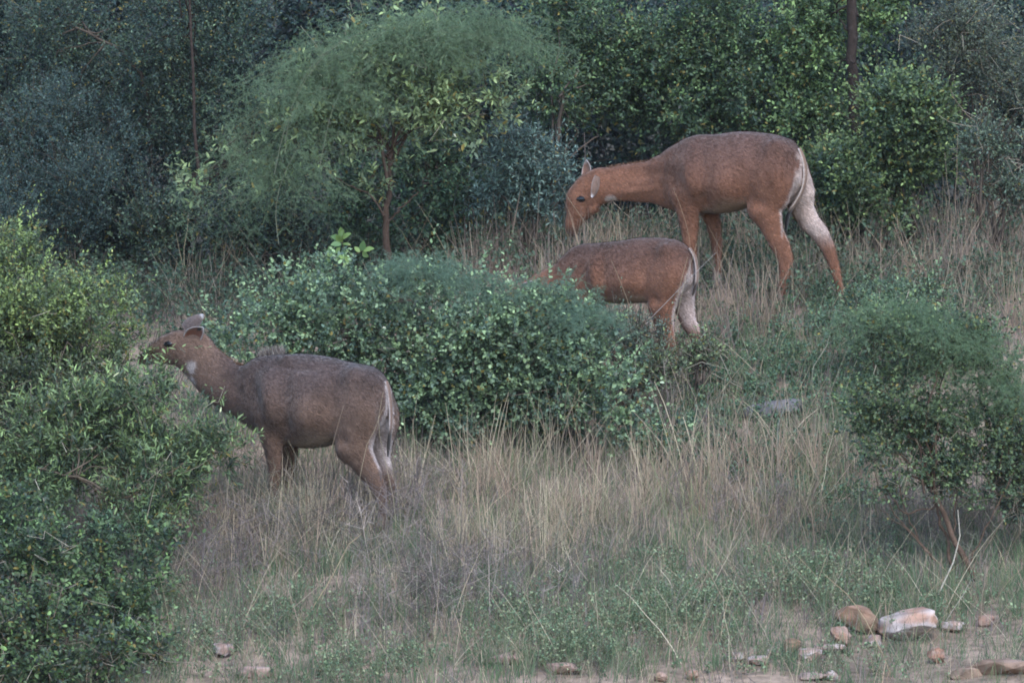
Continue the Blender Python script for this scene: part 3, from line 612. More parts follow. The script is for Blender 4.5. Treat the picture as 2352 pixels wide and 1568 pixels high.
def wisp(name, label, base, arcs, n_side=16, need=34, side_len=.12, nlen=.02, col=(.075, .125, .075), col2=(.12, .18, .09), nw=.0009, group='feathery climbers', stemcol=(.16, .19, .12)):
    "feathery climber: arching stems with side sprays of hair-fine needles; arcs = polylines"
    base = np.array(base, float); root = empty(name, base, label, 'climber', group)
    V, Fq = tubes([(np.array(a)-base, np.linspace(.0016, .0008, len(a))) for a in arcs], 4)
    obj('stems', mesh_np('stems', V, Fq, np.tile(stemcol, (len(V), 1))), M_DRY, root)
    Pt, Dt = [], []
    for a in arcs:
        a = np.array(a); t = rng.uniform(.12, 1, n_side)*(len(a)-1.001); i = t.astype(int); f = (t-i)[:, None]
        Pt.append(a[i]*(1-f)+a[i+1]*f); Dt.append(unit(a[i+1]-a[i]))
    P = np.concatenate(Pt); T = np.concatenate(Dt); S = len(P)
    Ds = unit(T*.3+unit(rng.normal(size=(S, 3)))+np.array([0, 0, .1])); P = P+rng.normal(0, .025, P.shape); Ls = side_len*rng.uniform(.4, 1.4, S)
    u = rng.uniform(0, 1, (S, need)); Q = P[:, None]+Ds[:, None]*(u*Ls[:, None])[..., None]; Q[..., 2] -= .3*Ls[:, None]*u**2
    Nd = unit(Ds[:, None]*.6+unit(rng.normal(size=(S, need, 3)))); Q = Q.reshape(-1, 3)-base; Nd = Nd.reshape(-1, 3); n = len(Q)
    sd = unit(np.cross(Nd, rng.normal(size=(n, 3)))); ln = nlen*rng.uniform(.5, 1.5, n)
    V = np.stack([Q-sd*nw, Q+sd*nw, Q+Nd*ln[:, None]], 1).reshape(-1, 3)
    m = np.clip(np.repeat(rng.beta(1.5, 2, S), need)+rng.normal(0, .15, n), 0, 1)[:, None]; c = 1.3*(np.array(col)+(np.array(col2)-np.array(col))*m)
    obj('needles', mesh_np('needles', V, np.arange(n*3).reshape(-1, 3), np.repeat(c, 3, 0)), M_LEAF, root, kind='stuff')
    return root
def arcs_in(e, n, up=.7, ln=(.5, 1.0), lean=(0, 0, 0), droop=.9):
    "arching stems rooted low in the ellipsoid and bending over its top"
    e = np.array(e); out = []
    for _ in range(n):
        d = unit(rng.normal(size=3)); p = e[:3]+d*e[3:]*rng.uniform(.1, .75); L = rng.uniform(*ln)*.5
        v = unit(np.array([rng.normal(0, .7), rng.normal(0, .4), up+rng.normal(0, .2)])+np.array(lean)); t = np.linspace(0, 1, 8)[:, None]
        h = unit(np.array([v[0]+1e-3, v[1], 0])+np.array(lean)*.5); h[2] = 0
        out.append(p+v*L*t+h*L*.7*t**2+np.array([0, 0, -1.])*L*droop*t**2.2)
    return out
def O(pts, Y): return [tuple(at(x, y, Y)) if len(q := (x, y)) else 0 for x, y in pts]

def visible_ground(n, ybounds=(-.6, 12), pad=.3):
    y = rng.uniform(*ybounds, n); hw = 2048/F*(y-CAMY)+pad; x = rng.uniform(-1, 1, n)*hw
    z = ground(x, y); ox, oy = px(x, y, z); return x, y, z, ox, oy
def bump(ox, oy, cx, cy, rx, ry, soft=.5): return 1-sst(1-soft, 1+soft, np.hypot((ox-cx)/rx, (oy-cy)/ry))
def blades(name, label, P, h, lean, col, wd=.0022, bend=.5, seg=4, cat='grass', mat=None, headw=0.):
    n = len(P); a = rng.uniform(0, 6.28, n); d = np.stack([np.cos(a), np.sin(a)*.8, 0*a], 1)
    t = np.linspace(0, 1, seg+1)[None, :, None]; ln = lean[:, None, None]; H = h[:, None, None]
    Q = P[:, None]+np.array([0, 0, 1.])*H*(t*np.cos(ln*.8)-.16*bend*ln*t**2)+d[:, None]*H*(np.sin(ln)*t*.6+bend*ln*t**2*.7)
    Q = Q+rng.normal(0, .012, (n, 1, 3))*t*H+rng.normal(0, .006, Q.shape)*H*np.minimum(t*3, 1)
    sd = unit(np.stack([np.ones(n), rng.normal(0, .5, n), 0*a], 1)); wv = wd*(1-.75*t[..., 0]**1.5)*np.exp(rng.normal(0, .3, (n, 1)))
    if headw: wv = wv+headw*np.exp(-((t[..., 0]-.88)/.1)**2)*(rng.uniform(size=(n, 1)) < .4)
    V = np.stack([Q-sd[:, None]*wv[..., None], Q+sd[:, None]*wv[..., None]], 2).reshape(n, -1, 3); k = V.shape[1]
    i = np.arange(n)[:, None, None]*k; j = np.arange(seg)[None, :, None]*2
    Fq = (i+j+np.array([0, 1, 3, 2])).reshape(-1, 4)
    o = obj(name, mesh_np(name, V.reshape(-1, 3), Fq, np.repeat(col, k, 0)), mat or M_DRY); o['kind'] = 'stuff'; o['label'] = label; o['category'] = cat
    return o
def tuft(x, y, z, per, spread):
    n = len(x); k = rng.poisson(per, n)+1; i = np.repeat(np.arange(n), k); m = len(i)
    P = np.stack([x[i]+rng.normal(0, spread, m), y[i]+rng.normal(0, spread, m), 0*z[i]], 1); P[:, 2] = ground(P[:, 0], P[:, 1])-.01
    return P, i
def mixcol(cs, n, idx=None, var=.2):
    cs = np.array(cs); g = rng.integers(0, len(cs), n) if idx is None else idx % len(cs)
    return np.clip(cs[g]*np.exp(rng.normal(0, var, (n, 1))), .01, .8)

# ---- background thicket, left: dark fine-leaved trees
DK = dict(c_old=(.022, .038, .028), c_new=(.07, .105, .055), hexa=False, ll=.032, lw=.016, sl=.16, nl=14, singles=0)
def tr(pts, Y, ra, rb): return (O(pts, Y), ra, rb)
G = 'trees of the thicket behind'
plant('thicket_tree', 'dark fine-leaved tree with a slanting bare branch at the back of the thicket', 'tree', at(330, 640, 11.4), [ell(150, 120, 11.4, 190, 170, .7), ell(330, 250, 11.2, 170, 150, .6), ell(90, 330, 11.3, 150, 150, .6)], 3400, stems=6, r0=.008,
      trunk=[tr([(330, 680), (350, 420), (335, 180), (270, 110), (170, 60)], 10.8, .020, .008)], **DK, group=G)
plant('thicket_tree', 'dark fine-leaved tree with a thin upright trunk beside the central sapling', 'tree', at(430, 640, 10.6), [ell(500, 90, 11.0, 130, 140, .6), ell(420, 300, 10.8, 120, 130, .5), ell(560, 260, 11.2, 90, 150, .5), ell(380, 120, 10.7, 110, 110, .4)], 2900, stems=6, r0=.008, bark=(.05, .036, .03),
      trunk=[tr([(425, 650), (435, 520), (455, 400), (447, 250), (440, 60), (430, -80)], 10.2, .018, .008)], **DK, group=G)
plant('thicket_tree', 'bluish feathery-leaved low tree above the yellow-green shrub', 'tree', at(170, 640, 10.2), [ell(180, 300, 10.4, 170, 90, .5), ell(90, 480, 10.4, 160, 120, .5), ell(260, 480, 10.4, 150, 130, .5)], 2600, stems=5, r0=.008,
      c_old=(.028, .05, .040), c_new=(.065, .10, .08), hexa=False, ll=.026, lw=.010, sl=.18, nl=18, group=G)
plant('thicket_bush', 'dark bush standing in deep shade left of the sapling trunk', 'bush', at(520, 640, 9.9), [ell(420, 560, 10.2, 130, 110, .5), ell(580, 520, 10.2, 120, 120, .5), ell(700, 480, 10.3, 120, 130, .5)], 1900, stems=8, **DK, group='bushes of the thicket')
# ---- background thicket, right: broader leaves, brighter clumps
BR = dict(c_old=(.030, .052, .028), c_new=(.10, .155, .05), ll=.042, lw=.024, sl=.15, nl=10, hexa=False)
plant('thicket_tree', 'broad-leaved tree with pale tips behind the head of the reddish cow', 'tree', at(1330, 560, 10.8), [ell(1330, 60, 10.9, 130, 110, .5), ell(1290, 220, 10.8, 110, 110, .5), ell(1430, 180, 10.9, 110, 120, .5)], 2000, stems=8, r0=.009, trunk=[tr([(1272, 560), (1276, 400), (1290, 220)], 10.3, .022, .012)], group=G, **BR)
plant('thicket_tree', 'broad dark-green tree hanging over the back of the reddish cow', 'tree', at(1600, 560, 10.6), [ell(1540, 170, 10.7, 140, 130, .5), ell(1680, 100, 10.8, 150, 140, .5), ell(1760, 250, 10.6, 140, 110, .5), ell(1590, 290, 10.8, 130, 80, .4)], 2700, stems=9, r0=.009, trunk=[tr([(1620, 560), (1630, 400), (1650, 200)], 10.9, .03, .015)], group=G, **BR)
plant('thicket_tree', 'bright-tipped tree with a thick dark upright trunk above the cow rump', 'tree', at(1965, 560, 10.2), [ell(1850, 90, 10.6, 110, 120, .5), ell(1990, 30, 10.7, 120, 60, .4), ell(1880, 260, 10.5, 90, 90, .4)], 1500, stems=6, r0=.009, trunk=[tr([(1975, 560), (1968, 320), (1958, 150), (1955, -60)], 10.1, .045, .036)], group=G, bark=(.038, .028, .024), c_old=(.034, .06, .028), c_new=(.16, .24, .07), ll=.045, lw=.026, sl=.15, nl=10, hexa=False)
plant('thicket_bush', 'rounded bush with yellowish-green tips right of the dark trunk', 'bush', at(2060, 520, 9.4), [ell(2070, 250, 9.5, 95, 90, .45), ell(2010, 350, 9.4, 120, 90, .45), ell(2120, 330, 9.5, 100, 100, .4), ell(1980, 470, 9.3, 110, 80, .4), ell(1900, 430, 9.6, 80, 90, .4)], 2900, stems=8, singles=160, group='bushes of the thicket', **{**BR, 'c_new': (.13, .18, .05), 'hexa': True})
plant('thicket_tree', 'thin grey-green twiggy tree at the far side of the rounded bush', 'tree', at(2260, 500, 10.6), [ell(2230, 130, 11, 130, 130, .5), ell(2330, 250, 10.8, 110, 150, .5), ell(2170, 60, 11, 110, 90, .5)], 1700, stems=10, c_old=(.045, .058, .038), c_new=(.10, .115, .06), ll=.03, lw=.014, sl=.15, nl=12, hexa=False, bare=60, group=G)
plant('low_bush', 'pale grey-green low bush among the dry stems on the slope', 'bush', at(2280, 480, 8.9), [ell(2270, 340, 9, 90, 50, .3), ell(2330, 420, 9, 70, 60, .3)], 520, stems=7, c_old=(.05, .075, .048), c_new=(.12, .16, .09), ll=.03, lw=.016, sl=.12, nl=10, bare=40, singles=60)
plant('grey_leaved_bush', 'bluish grey-leaved bush in front of the muzzle of the reddish cow', 'bush', at(1210, 560, 9.0), [ell(1240, 400, 9.1, 90, 60, .3), ell(1180, 350, 9.2, 90, 60, .3), ell(1270, 470, 9.1, 70, 50, .3), ell(1150, 450, 9.2, 80, 70, .3)], 1100, stems=7, c_old=(.045, .078, .060), c_new=(.13, .19, .15), ll=.045, lw=.014, sl=.13, nl=9, singles=120, ang=65)
plant('thicket_bush', 'green bush growing under the crown of the central sapling', 'bush', at(980, 590, 9.2), [ell(980, 500, 9.3, 100, 60, .35), ell(1080, 470, 9.5, 90, 80, .35), ell(830, 480, 9.6, 80, 90, .35), ell(1000, 380, 9.9, 120, 110, .35)], 1500, stems=7, group='bushes of the thicket', **{**BR, 'c_new': (.075, .13, .055), 'hexa': True, 'singles': 80})
# far filler plants behind everything
FAR = [(60, 60, 13.0, 'slanting-branched tree'), (420, 130, 13.2, 'thin upright trunk'), (800, 200, 13, 'sapling'), (1180, 160, 13.2, 'sapling climber and the broad-leaved tree'), (1500, 200, 13, 'overhanging broad tree'), (1840, 220, 13.2, 'bright-tipped tree'), (2150, 230, 13, 'rounded bush with yellowish tips'), (2400, 200, 13.2, 'thin grey-green tree'),
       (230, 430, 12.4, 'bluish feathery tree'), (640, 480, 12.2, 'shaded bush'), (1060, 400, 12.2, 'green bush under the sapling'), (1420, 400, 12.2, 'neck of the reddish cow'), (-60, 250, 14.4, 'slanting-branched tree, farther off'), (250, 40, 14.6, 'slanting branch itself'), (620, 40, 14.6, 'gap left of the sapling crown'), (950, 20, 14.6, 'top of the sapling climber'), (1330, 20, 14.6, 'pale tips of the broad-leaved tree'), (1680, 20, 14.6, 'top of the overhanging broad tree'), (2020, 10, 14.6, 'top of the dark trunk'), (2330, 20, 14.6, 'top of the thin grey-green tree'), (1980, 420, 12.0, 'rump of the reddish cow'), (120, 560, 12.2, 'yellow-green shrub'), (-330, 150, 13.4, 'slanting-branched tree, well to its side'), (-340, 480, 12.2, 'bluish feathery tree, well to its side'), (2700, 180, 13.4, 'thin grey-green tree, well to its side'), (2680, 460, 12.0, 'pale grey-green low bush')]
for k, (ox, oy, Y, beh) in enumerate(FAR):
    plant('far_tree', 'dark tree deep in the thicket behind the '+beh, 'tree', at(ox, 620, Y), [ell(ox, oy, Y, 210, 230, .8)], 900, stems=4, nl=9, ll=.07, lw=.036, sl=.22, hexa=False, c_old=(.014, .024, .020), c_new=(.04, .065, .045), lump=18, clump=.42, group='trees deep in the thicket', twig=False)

# ---- the central sapling with its climber
sap = [tr([(893, 600), (888, 560), (884, 500), (893, 430), (896, 370), (905, 320)], 8.6, .028, .018), tr([(893, 430), (880, 350), (868, 280), (862, 220)], 8.55, .014, .009), tr([(896, 380), (930, 310), (975, 280), (1030, 265)], 8.6, .013, .007),
       tr([(890, 510), (930, 470), (960, 440)], 8.6, .008, .005), tr([(884, 495), (840, 440), (790, 420), (700, 350)], 8.5, .008, .004), tr([(862, 240), (780, 330), (720, 380)], 8.5, .006, .003), tr([(905, 330), (960, 220), (1060, 140), (1150, 100)], 8.5, .010, .004), tr([(868, 300), (800, 200), (720, 160)], 8.6, .01, .004)]
plant('sapling_tree', 'slender sapling with yellowish-green leaves and a bare brown trunk under the feathery climber', 'tree', at(893, 600, 8.6),
      [ell(880, 220, 8.7, 230, 120, .5), ell(1060, 230, 8.6, 150, 90, .4), ell(980, 110, 8.6, 190, 60, .35), ell(720, 310, 8.6, 140, 90, .35), ell(620, 400, 8.6, 90, 70, .3), ell(1060, 310, 8.6, 90, 40, .25), ell(560, 350, 8.5, 80, 40, .25), ell(470, 420, 8.5, 60, 60, .22), ell(850, 420, 8.7, 60, 50, .25)], 1150,
      nl=9, ll=.064, lw=.024, sl=.14, c_old=(.075, .105, .05), c_new=(.21, .27, .10), young=.7, singles=300, stems=16, r0=.008, trunk=sap, bark=(.075, .05, .038), ang=60, bare=25)
arc = []
for k in range(44):
    s0 = at(rng.uniform(760, 1000), rng.uniform(160, 330), 8.45); tx = rng.uniform(480, 760); t = np.linspace(0, 1, 12)[:, None]
    top = at(rng.uniform(640, 860), rng.uniform(0, 120), 8.35); en = at(tx, rng.uniform(260, 540), 8.3)
    arc.append((1-t)**2*np.array(s0)+2*t*(1-t)*np.array(top)+t**2*np.array(en)+rng.normal(0, .012, (12, 3)))
wisp('feathery_climber', 'pale feathery climber arching over and weeping down the sapling', at(893, 600, 8.5), arc+arcs_in(ell(930, 110, 8.35, 250, 120, .35), 110, .8, (.6, 1.2))+arcs_in(ell(1090, 90, 8.4, 150, 110, .3), 60, .7, (.6, 1.0))+arcs_in(ell(720, 220, 8.3, 140, 190, .25), 70, .3, (.6, 1.0))+arcs_in(ell(620, 380, 8.3, 100, 140, .25), 40, .1, (.6, 1.0)), 18, 46, .15, .020, (.10, .155, .09), (.15, .215, .12))
CL = C.objects['feathery_climber']
for pts in ([(655, 330), (670, 230), (720, 140), (790, 90)], [(630, 400), (655, 280), (700, 180), (760, 110), (830, 75)], [(735, 380), (760, 250), (800, 180), (850, 150)], [(690, 60), (720, 95), (745, 130)], [(800, -10), (810, 30), (840, 60)], [(825, -10), (835, 30)], [(970, -10), (1000, 30), (1010, 70), (1000, 110)], [(640, 560), (630, 480), (650, 400), (690, 330)]):
    P = np.array(O(pts, 8.2)); t = np.linspace(0, 1, len(P)); tt = np.linspace(0, 1, 9); Q = np.stack([np.interp(tt, t, P[:, k]) for k in range(3)], -1)-np.array(CL.location); Q[1:-1] = .5*Q[1:-1]+.25*(Q[:-2]+Q[2:])
    V, Fq = tubes([(Q, np.linspace(.0026, .0016, 9))], 5); obj('long_stem', mesh_np('long_stem', V, Fq, np.tile((.24, .25, .18), (len(V), 1)), True), M_DRY, CL)

# ---- broad-leaved seedling with big bright leaves
sb = at(770, 640, 7.6); root = empty('broadleaf_seedling', (sb.x, sb.y, float(ground(sb.x, sb.y))-.02), 'young plant with large bright light-green leaves against the dark gap', 'plant')
tip = at(785, 540, 7.5); mid = at(790, 590, 7.55); b0 = np.array(root.location)
V, Fq = tubes([(np.array([b0, mid, tip])-b0, np.array([.007, .005, .003])), (np.array([mid, at(815, 585, 7.5), at(835, 575, 7.5)])-b0, np.array([.004, .003, .002])), (np.array([b0+(np.array(mid)-b0)*.6, at(760, 590, 7.5)])-b0, np.array([.004, .002]))], 5)
obj('stem', mesh_np('stem', V, Fq, np.tile((.12, .09, .06), (len(V), 1))), M_BARK, root)
bb, aa = [], []
for (x, y, dx, dy) in [(785, 545, -.1, 1), (785, 548, .8, .45), (783, 550, -.9, .3), (786, 560, 1, -.15), (784, 560, -1, -.1), (786, 566, .6, -.5), (782, 568, -.5, -.6), (788, 572, .1, -.9), (790, 590, .7, -.5), (788, 588, -.6, -.3), (830, 577, .2, .9), (834, 576, .9, .2), (826, 580, -.5, .6), (832, 580, .6, -.4), (768, 590, -.8, .3), (764, 590, -.3, .9), (762, 594, -.7, -.5), (790, 600, .5, -.7), (780, 552, .3, .8), (786, 556, -.6, .7)]:
    p = at(x, y, 7.5+rng.normal(0, .03)); bb.append(p); aa.append((dx, rng.normal(-.2, .4), dy))
bb = np.array(bb, float); aa = unit(np.array(aa, float)); ss = unit(np.cross(np.array([.1, -.9, .6])+rng.normal(0, .35, aa.shape), aa)); nn = np.cross(aa, ss); kk = rng.uniform(.8, 1.2, len(bb))
leaf_objects(root, b0, (bb, aa, ss, nn, .075*kk, .045*kk), mixcol([(.17, .27, .09), (.13, .24, .10), (.2, .28, .08)], len(bb), var=.12), np.arange(len(bb)), True)

# ---- the big round-leaved shrub in the middle
Ym = 5.5
def shoot(ox, oy, Y, dx, dz, ln): return (tuple(at(ox, oy, Y)), (dx, -.15, dz), ln)
ex = [shoot(620, 660, Ym, .05, 1, .2), shoot(628, 640, Ym, -.1, 1, .16), shoot(565, 680, Ym, -.2, .9, .15), shoot(480, 700, Ym, -.4, .8, .14), shoot(690, 650, Ym, .3, 1, .14), shoot(1110, 630, Ym-.3, .1, 1, .2), shoot(1090, 640, Ym-.3, -.7, .7, .22), shoot(1150, 640, Ym-.3, .4, .8, .15), shoot(1260, 640, Ym-.3, .1, 1, .14), shoot(1340, 700, Ym-.3, .5, .6, .12),
      shoot(900, 680, Ym-.3, .9, .3, .3), shoot(840, 690, Ym-.3, -.3, .8, .15), shoot(1000, 690, Ym-.3, .2, 1, .15)]
plant('round_leaved_shrub', 'large dense round-leaved shrub filling the middle between the browsing cow and the calf', 'shrub', at(1080, 1040, Ym),
      [ell(600, 775, Ym+.1, 150, 85, .5), ell(500, 800, Ym+.2, 80, 60, .4), ell(800, 745, Ym+.1, 180, 135, .6), ell(1040, 800, Ym, 220, 165, .6), ell(1230, 830, Ym-.1, 190, 150, .5), ell(1420, 940, Ym-.4, 130, 105, .4), ell(1520, 1010, Ym-.6, 80, 60, .25), ell(1000, 930, Ym-.1, 230, 110, .5), ell(1300, 920, Ym-.2, 140, 110, .4), ell(720, 830, Ym, 130, 110, .4), ell(1480, 1000, Ym-.6, 80, 60, .25), ell(1215, 725, Ym-.1, 110, 85, .35), ell(1320, 785, Ym-.2, 90, 90, .35), ell(1400, 830, Ym-.2, 80, 85, .3)],
      5400, nl=10, ll=.036, lw=.026, sl=.12, c_old=(.055, .085, .052), c_new=(.18, .255, .115), young=.72, singles=300, stems=16, r0=.012, clump=.26, lump=12, extra=ex, bare=40)
wisp('feathery_climber', 'hazy blue-green feathery climber lying over the top of the round-leaved shrub', at(1080, 1040, Ym), arcs_in(ell(970, 640, Ym-.1, 160, 55, .35), 60, .5, (.4, .8))+arcs_in(ell(1220, 685, Ym-.2, 100, 45, .3), 40, .4, (.4, .8))+arcs_in(ell(1320, 735, Ym-.35, 70, 40, .25), 30, .4, (.4, .8))+arcs_in(ell(820, 680, Ym, 110, 60, .3), 20, .4, (.4, .7)), 18, 50, .12, .018, (.095, .155, .11), (.135, .20, .13))

# ---- left side shrubs
plant('yellow_green_shrub', 'tall dense shrub with small yellow-green leaves beside the browsing muzzle', 'shrub', at(80, 1210, 4.0),
      [ell(30, 600, 4.3, 100, 110, .4), ell(60, 720, 4.1, 150, 120, .5), ell(210, 760, 4.1, 120, 130, .4), ell(290, 810, 4.1, 70, 75, .3), ell(20, 840, 4.1, 130, 110, .4)],
      2900, nl=11, ll=.034, lw=.017, sl=.12, c_old=(.05, .072, .032), c_new=(.19, .25, .06), young=.62, singles=260, stems=12, clump=.28, lump=12, bare=50, yellow=.05,
      extra=[shoot(45, 540, 4.3, .1, 1, .26), shoot(60, 530, 4.3, .3, .8, .2), shoot(20, 560, 4.3, -.2, 1, .2), shoot(190, 640, 4.1, 0, 1, .2), shoot(110, 610, 4.2, .7, .6, .18), shoot(270, 700, 4.1, .2, 1, .14)])
plant('shaded_olive_shrub', 'loose olive shrub at the side of the narrow-leaved shrub, leaves coloured dark for its inner shade', 'shrub', at(40, 1230, 3.6), [ell(60, 900, 3.7, 150, 110, .45), ell(210, 900, 3.8, 130, 100, .4), ell(-20, 1040, 3.6, 150, 140, .4), ell(330, 920, 3.6, 80, 60, .3), ell(90, 1080, 3.5, 110, 90, .35)],
      2000, nl=10, ll=.036, lw=.016, sl=.13, c_old=(.026, .036, .02), c_new=(.11, .14, .05), young=.5, singles=160, stems=12, clump=.24, lump=12, shell=.35, bare=110)  # lower part of the left bush mass, inner shade coloured into the leaves
plant('narrow_leaved_shrub', 'narrow-leaved shrub with lime-green sprays in front of the chest of the browsing cow', 'shrub', at(260, 1290, 2.6),
      [ell(490, 1040, 2.9, 95, 70, .3), ell(545, 1000, 2.9, 60, 40, .2), ell(430, 960, 3.0, 70, 40, .2), ell(370, 1090, 2.8, 120, 90, .35), ell(250, 980, 3.0, 150, 100, .4), ell(140, 1020, 2.9, 140, 120, .4), ell(340, 905, 3.1, 70, 60, .25), ell(300, 1180, 2.6, 110, 60, .3), ell(100, 1150, 2.7, 120, 80, .3), ell(380, 1200, 2.6, 60, 60, .2)],
      2600, nl=10, ll=.058, lw=.014, sl=.14, c_old=(.04, .06, .032), c_new=(.16, .225, .07), young=.55, singles=300, stems=9, r0=.006, clump=.26, lump=11, bare=45, ang=50,
      trunk=[tr([(250, 1330), (225, 1260), (275, 1150), (190, 1100), (90, 1075)], 2.5, .014, .006), tr([(275, 1150), (350, 1110), (430, 1060)], 2.5, .01, .004)], bark=(.13, .10, .075),
      extra=[shoot(560, 1010, 2.9, .8, .5, .14), shoot(520, 990, 2.9, .2, 1, .12),  shoot(370, 800, 3.2, .9, .1, .34), shoot(320, 840, 3.2, .8, .5, .18), shoot(285, 850, 3.2, .8, .3, .28), shoot(330, 875, 3.2, .5, .7, .16), shoot(300, 815, 3.25, .9, .1, .22),  shoot(440, 1130, 2.8, .6, -.5, .18)])
plant('dark_low_shrub', 'dark low shrub with a few bright round leaves at the foot of the slope', 'shrub', at(120, 1560, .9),
      [ell(60, 1330, 1.2, 130, 110, .35), ell(190, 1430, 1.0, 140, 90, .35), ell(60, 1500, .9, 150, 90, .35), ell(350, 1270, 1.5, 60, 90, .25), ell(250, 1510, .8, 110, 60, .25), ell(200, 1300, 1.4, 110, 100, .3), ell(0, 1200, 1.6, 130, 110, .3), ell(330, 1400, 1.0, 60, 70, .25), ell(70, 1570, .5, 170, 70, .3)], 2400,
      nl=9, ll=.042, lw=.024, sl=.12, c_old=(.030, .046, .024), c_new=(.13, .21, .055), young=.36, singles=200, stems=10, clump=.3, lump=10, bare=60)
plant('near_dark_shrub', 'sprawling dark twiggy shrub with scattered bright leaves below the dark low shrub', 'shrub', at(110, 1600, -.3), [ell(60, 1470, -.1, 150, 110, .3), ell(220, 1510, -.2, 120, 80, .25), ell(330, 1480, .1, 70, 60, .2), ell(50, 1570, -.4, 170, 60, .25)], 1000,
      nl=8, ll=.045, lw=.027, sl=.13, c_old=(.026, .038, .022), c_new=(.14, .23, .06), young=.38, singles=160, stems=10, clump=.28, lump=10, shell=.35, bare=90)
plant('weedy_shrub', 'small green shrub growing in the shadow below the narrow-leaved shrub', 'shrub', at(220, 1300, 1.9), [ell(230, 1230, 2.0, 80, 55, .2), ell(120, 1260, 1.9, 90, 70, .2)], 420, nl=9, ll=.03, lw=.018, sl=.1, c_old=(.04, .07, .035), c_new=(.09, .15, .06), stems=6, singles=60)
for k, (pts, lab) in enumerate([([(30, 1130), (60, 1190), (75, 1260), (120, 1310)], 'pale thin bare stem bending over the dark low shrub'), ([(80, 1100), (110, 1170), (140, 1240), (150, 1290)], 'straight pale bare stem standing beside the dark low shrub')]):
    P = np.array(O(pts, 1.75)); b = np.array((P[-1][0]+.05, 1.7, 0)); b[2] = float(ground(b[0], b[1]))-.02; P = np.vstack([P, b]); V, Fq = tubes([(P-b, np.linspace(.003, .007, len(P)))], 6)
    o = obj('bare_stem', mesh_np('bare_stem', V, Fq, np.tile((.42, .38, .30), (len(V), 1)), True), M_BARK); o.location = b; o['label'] = lab; o['category'] = 'stem'

# ---- right foreground shrub with its climber
Yr = 2.6
plant('leaning_shrub', 'rounded shrub on a leaning bare brown trunk near the pink rocks', 'shrub', at(2250, 1350, 2.2),
      [ell(2080, 800, Yr, 130, 90, .4), ell(2080, 930, Yr, 140, 110, .4), ell(2190, 1010, Yr, 140, 90, .4), ell(2060, 1040, Yr-.1, 90, 70, .3), ell(2250, 900, Yr+.1, 100, 110, .35), ell(2160, 1090, Yr-.1, 90, 60, .25), ell(2230, 1110, Yr-.1, 110, 60, .25), ell(1995, 950, Yr, 80, 110, .3), ell(2320, 980, Yr+.1, 80, 130, .35), ell(2060, 1120, Yr-.1, 70, 50, .2), ell(2180, 770, Yr+.1, 150, 80, .35)], 2500,
      nl=10, ll=.030, lw=.020, sl=.11, c_old=(.040, .062, .034), c_new=(.13, .18, .06), young=.55, singles=260, stems=12, r0=.008, clump=.28, lump=11, bare=45,
      trunk=[tr([(2265, 1375), (2220, 1290), (2180, 1210), (2150, 1140), (2120, 1060)], 2.35, .022, .013), tr([(2190, 1330), (2175, 1240), (2145, 1150)], 2.4, .012, .009), tr([(2155, 1160), (2080, 1180), (2030, 1120)], 2.4, .007, .003), tr([(2130, 1270), (2080, 1180), (2050, 1060)], 2.45, .006, .003), tr([(2195, 1340), (2120, 1250), (2060, 1190), (2010, 1090)], 2.4, .006, .003), tr([(2200, 1340), (2190, 1230), (2200, 1100)], 2.45, .007, .004), tr([(2150, 1290), (2100, 1230), (2020, 1170)], 2.35, .004, .002), tr([(2215, 1330), (2270, 1200), (2330, 1080)], 2.45, .007, .003)], bark=(.115, .075, .055))
V, Fq = tubes([(np.array(O([(2155, 1365), (2190, 1290), (2205, 1230), (2200, 1170)], 1.9))-np.array(at(2150, 1380, 1.9)), np.linspace(.006, .003, 4))], 6)
o = obj('bare_stem', mesh_np('bare_stem', V, Fq, np.tile((.45, .4, .33), (len(V), 1)), True), M_BARK); o.location = at(2150, 1380, 1.9); o['label'] = 'curved pale dead stem in front of the leaning trunk'; o['category'] = 'stem'
V, Fq = tubes([(np.array(O([(2092, 790), (2085, 850), (2080, 910), (2120, 940), (2165, 962), (2215, 972)], Yr-.5))-np.array(at(2090, 790, Yr)), np.linspace(.0028, .0035, 6))], 5)
wisp('feathery_climber', 'green feathery climber spilling over the leaning shrub', at(2250, 1350, 2.2), arcs_in(ell(2200, 800, Yr-.2, 130, 110, .3), 60, .5, (.4, .8))+arcs_in(ell(2080, 740, Yr-.1, 130, 60, .3), 40, .5, (.4, .7))+arcs_in(ell(2260, 900, Yr-.2, 90, 100, .25), 30, .3, (.4, .7))+[np.array(O([(2092, 790), (2085, 850), (2080, 910), (2120, 940), (2165, 962), (2215, 972)], Yr-.45))], 18, 50, .13, .018, (.085, .14, .08), (.13, .19, .095))
plant('dark_twiggy_shrub', 'dark twiggy shrub behind the leaning trunk, running out of the picture', 'shrub', at(2400, 1300, 3.0), [ell(2350, 1060, 3.0, 90, 90, .3), ell(2330, 1130, 3.0, 80, 60, .3), ell(2400, 960, 3.1, 90, 80, .3)], 620, nl=9, ll=.03, lw=.018, sl=.12, c_old=(.038, .055, .035), c_new=(.09, .13, .05), stems=8, bare=90, singles=60)
plant('creeping_shrub', 'light green creeping shrub below the far hind hoof of the reddish cow', 'shrub', at(2040, 760, 6.2), [ell(2000, 730, 6.3, 110, 45, .4), ell(2090, 690, 6.6, 110, 45, .4), ell(1930, 760, 6.0, 80, 40, .3)], 800, nl=9, ll=.028, lw=.018, sl=.1, c_old=(.05, .08, .042), c_new=(.13, .19, .08), stems=6, bare=25, singles=80)
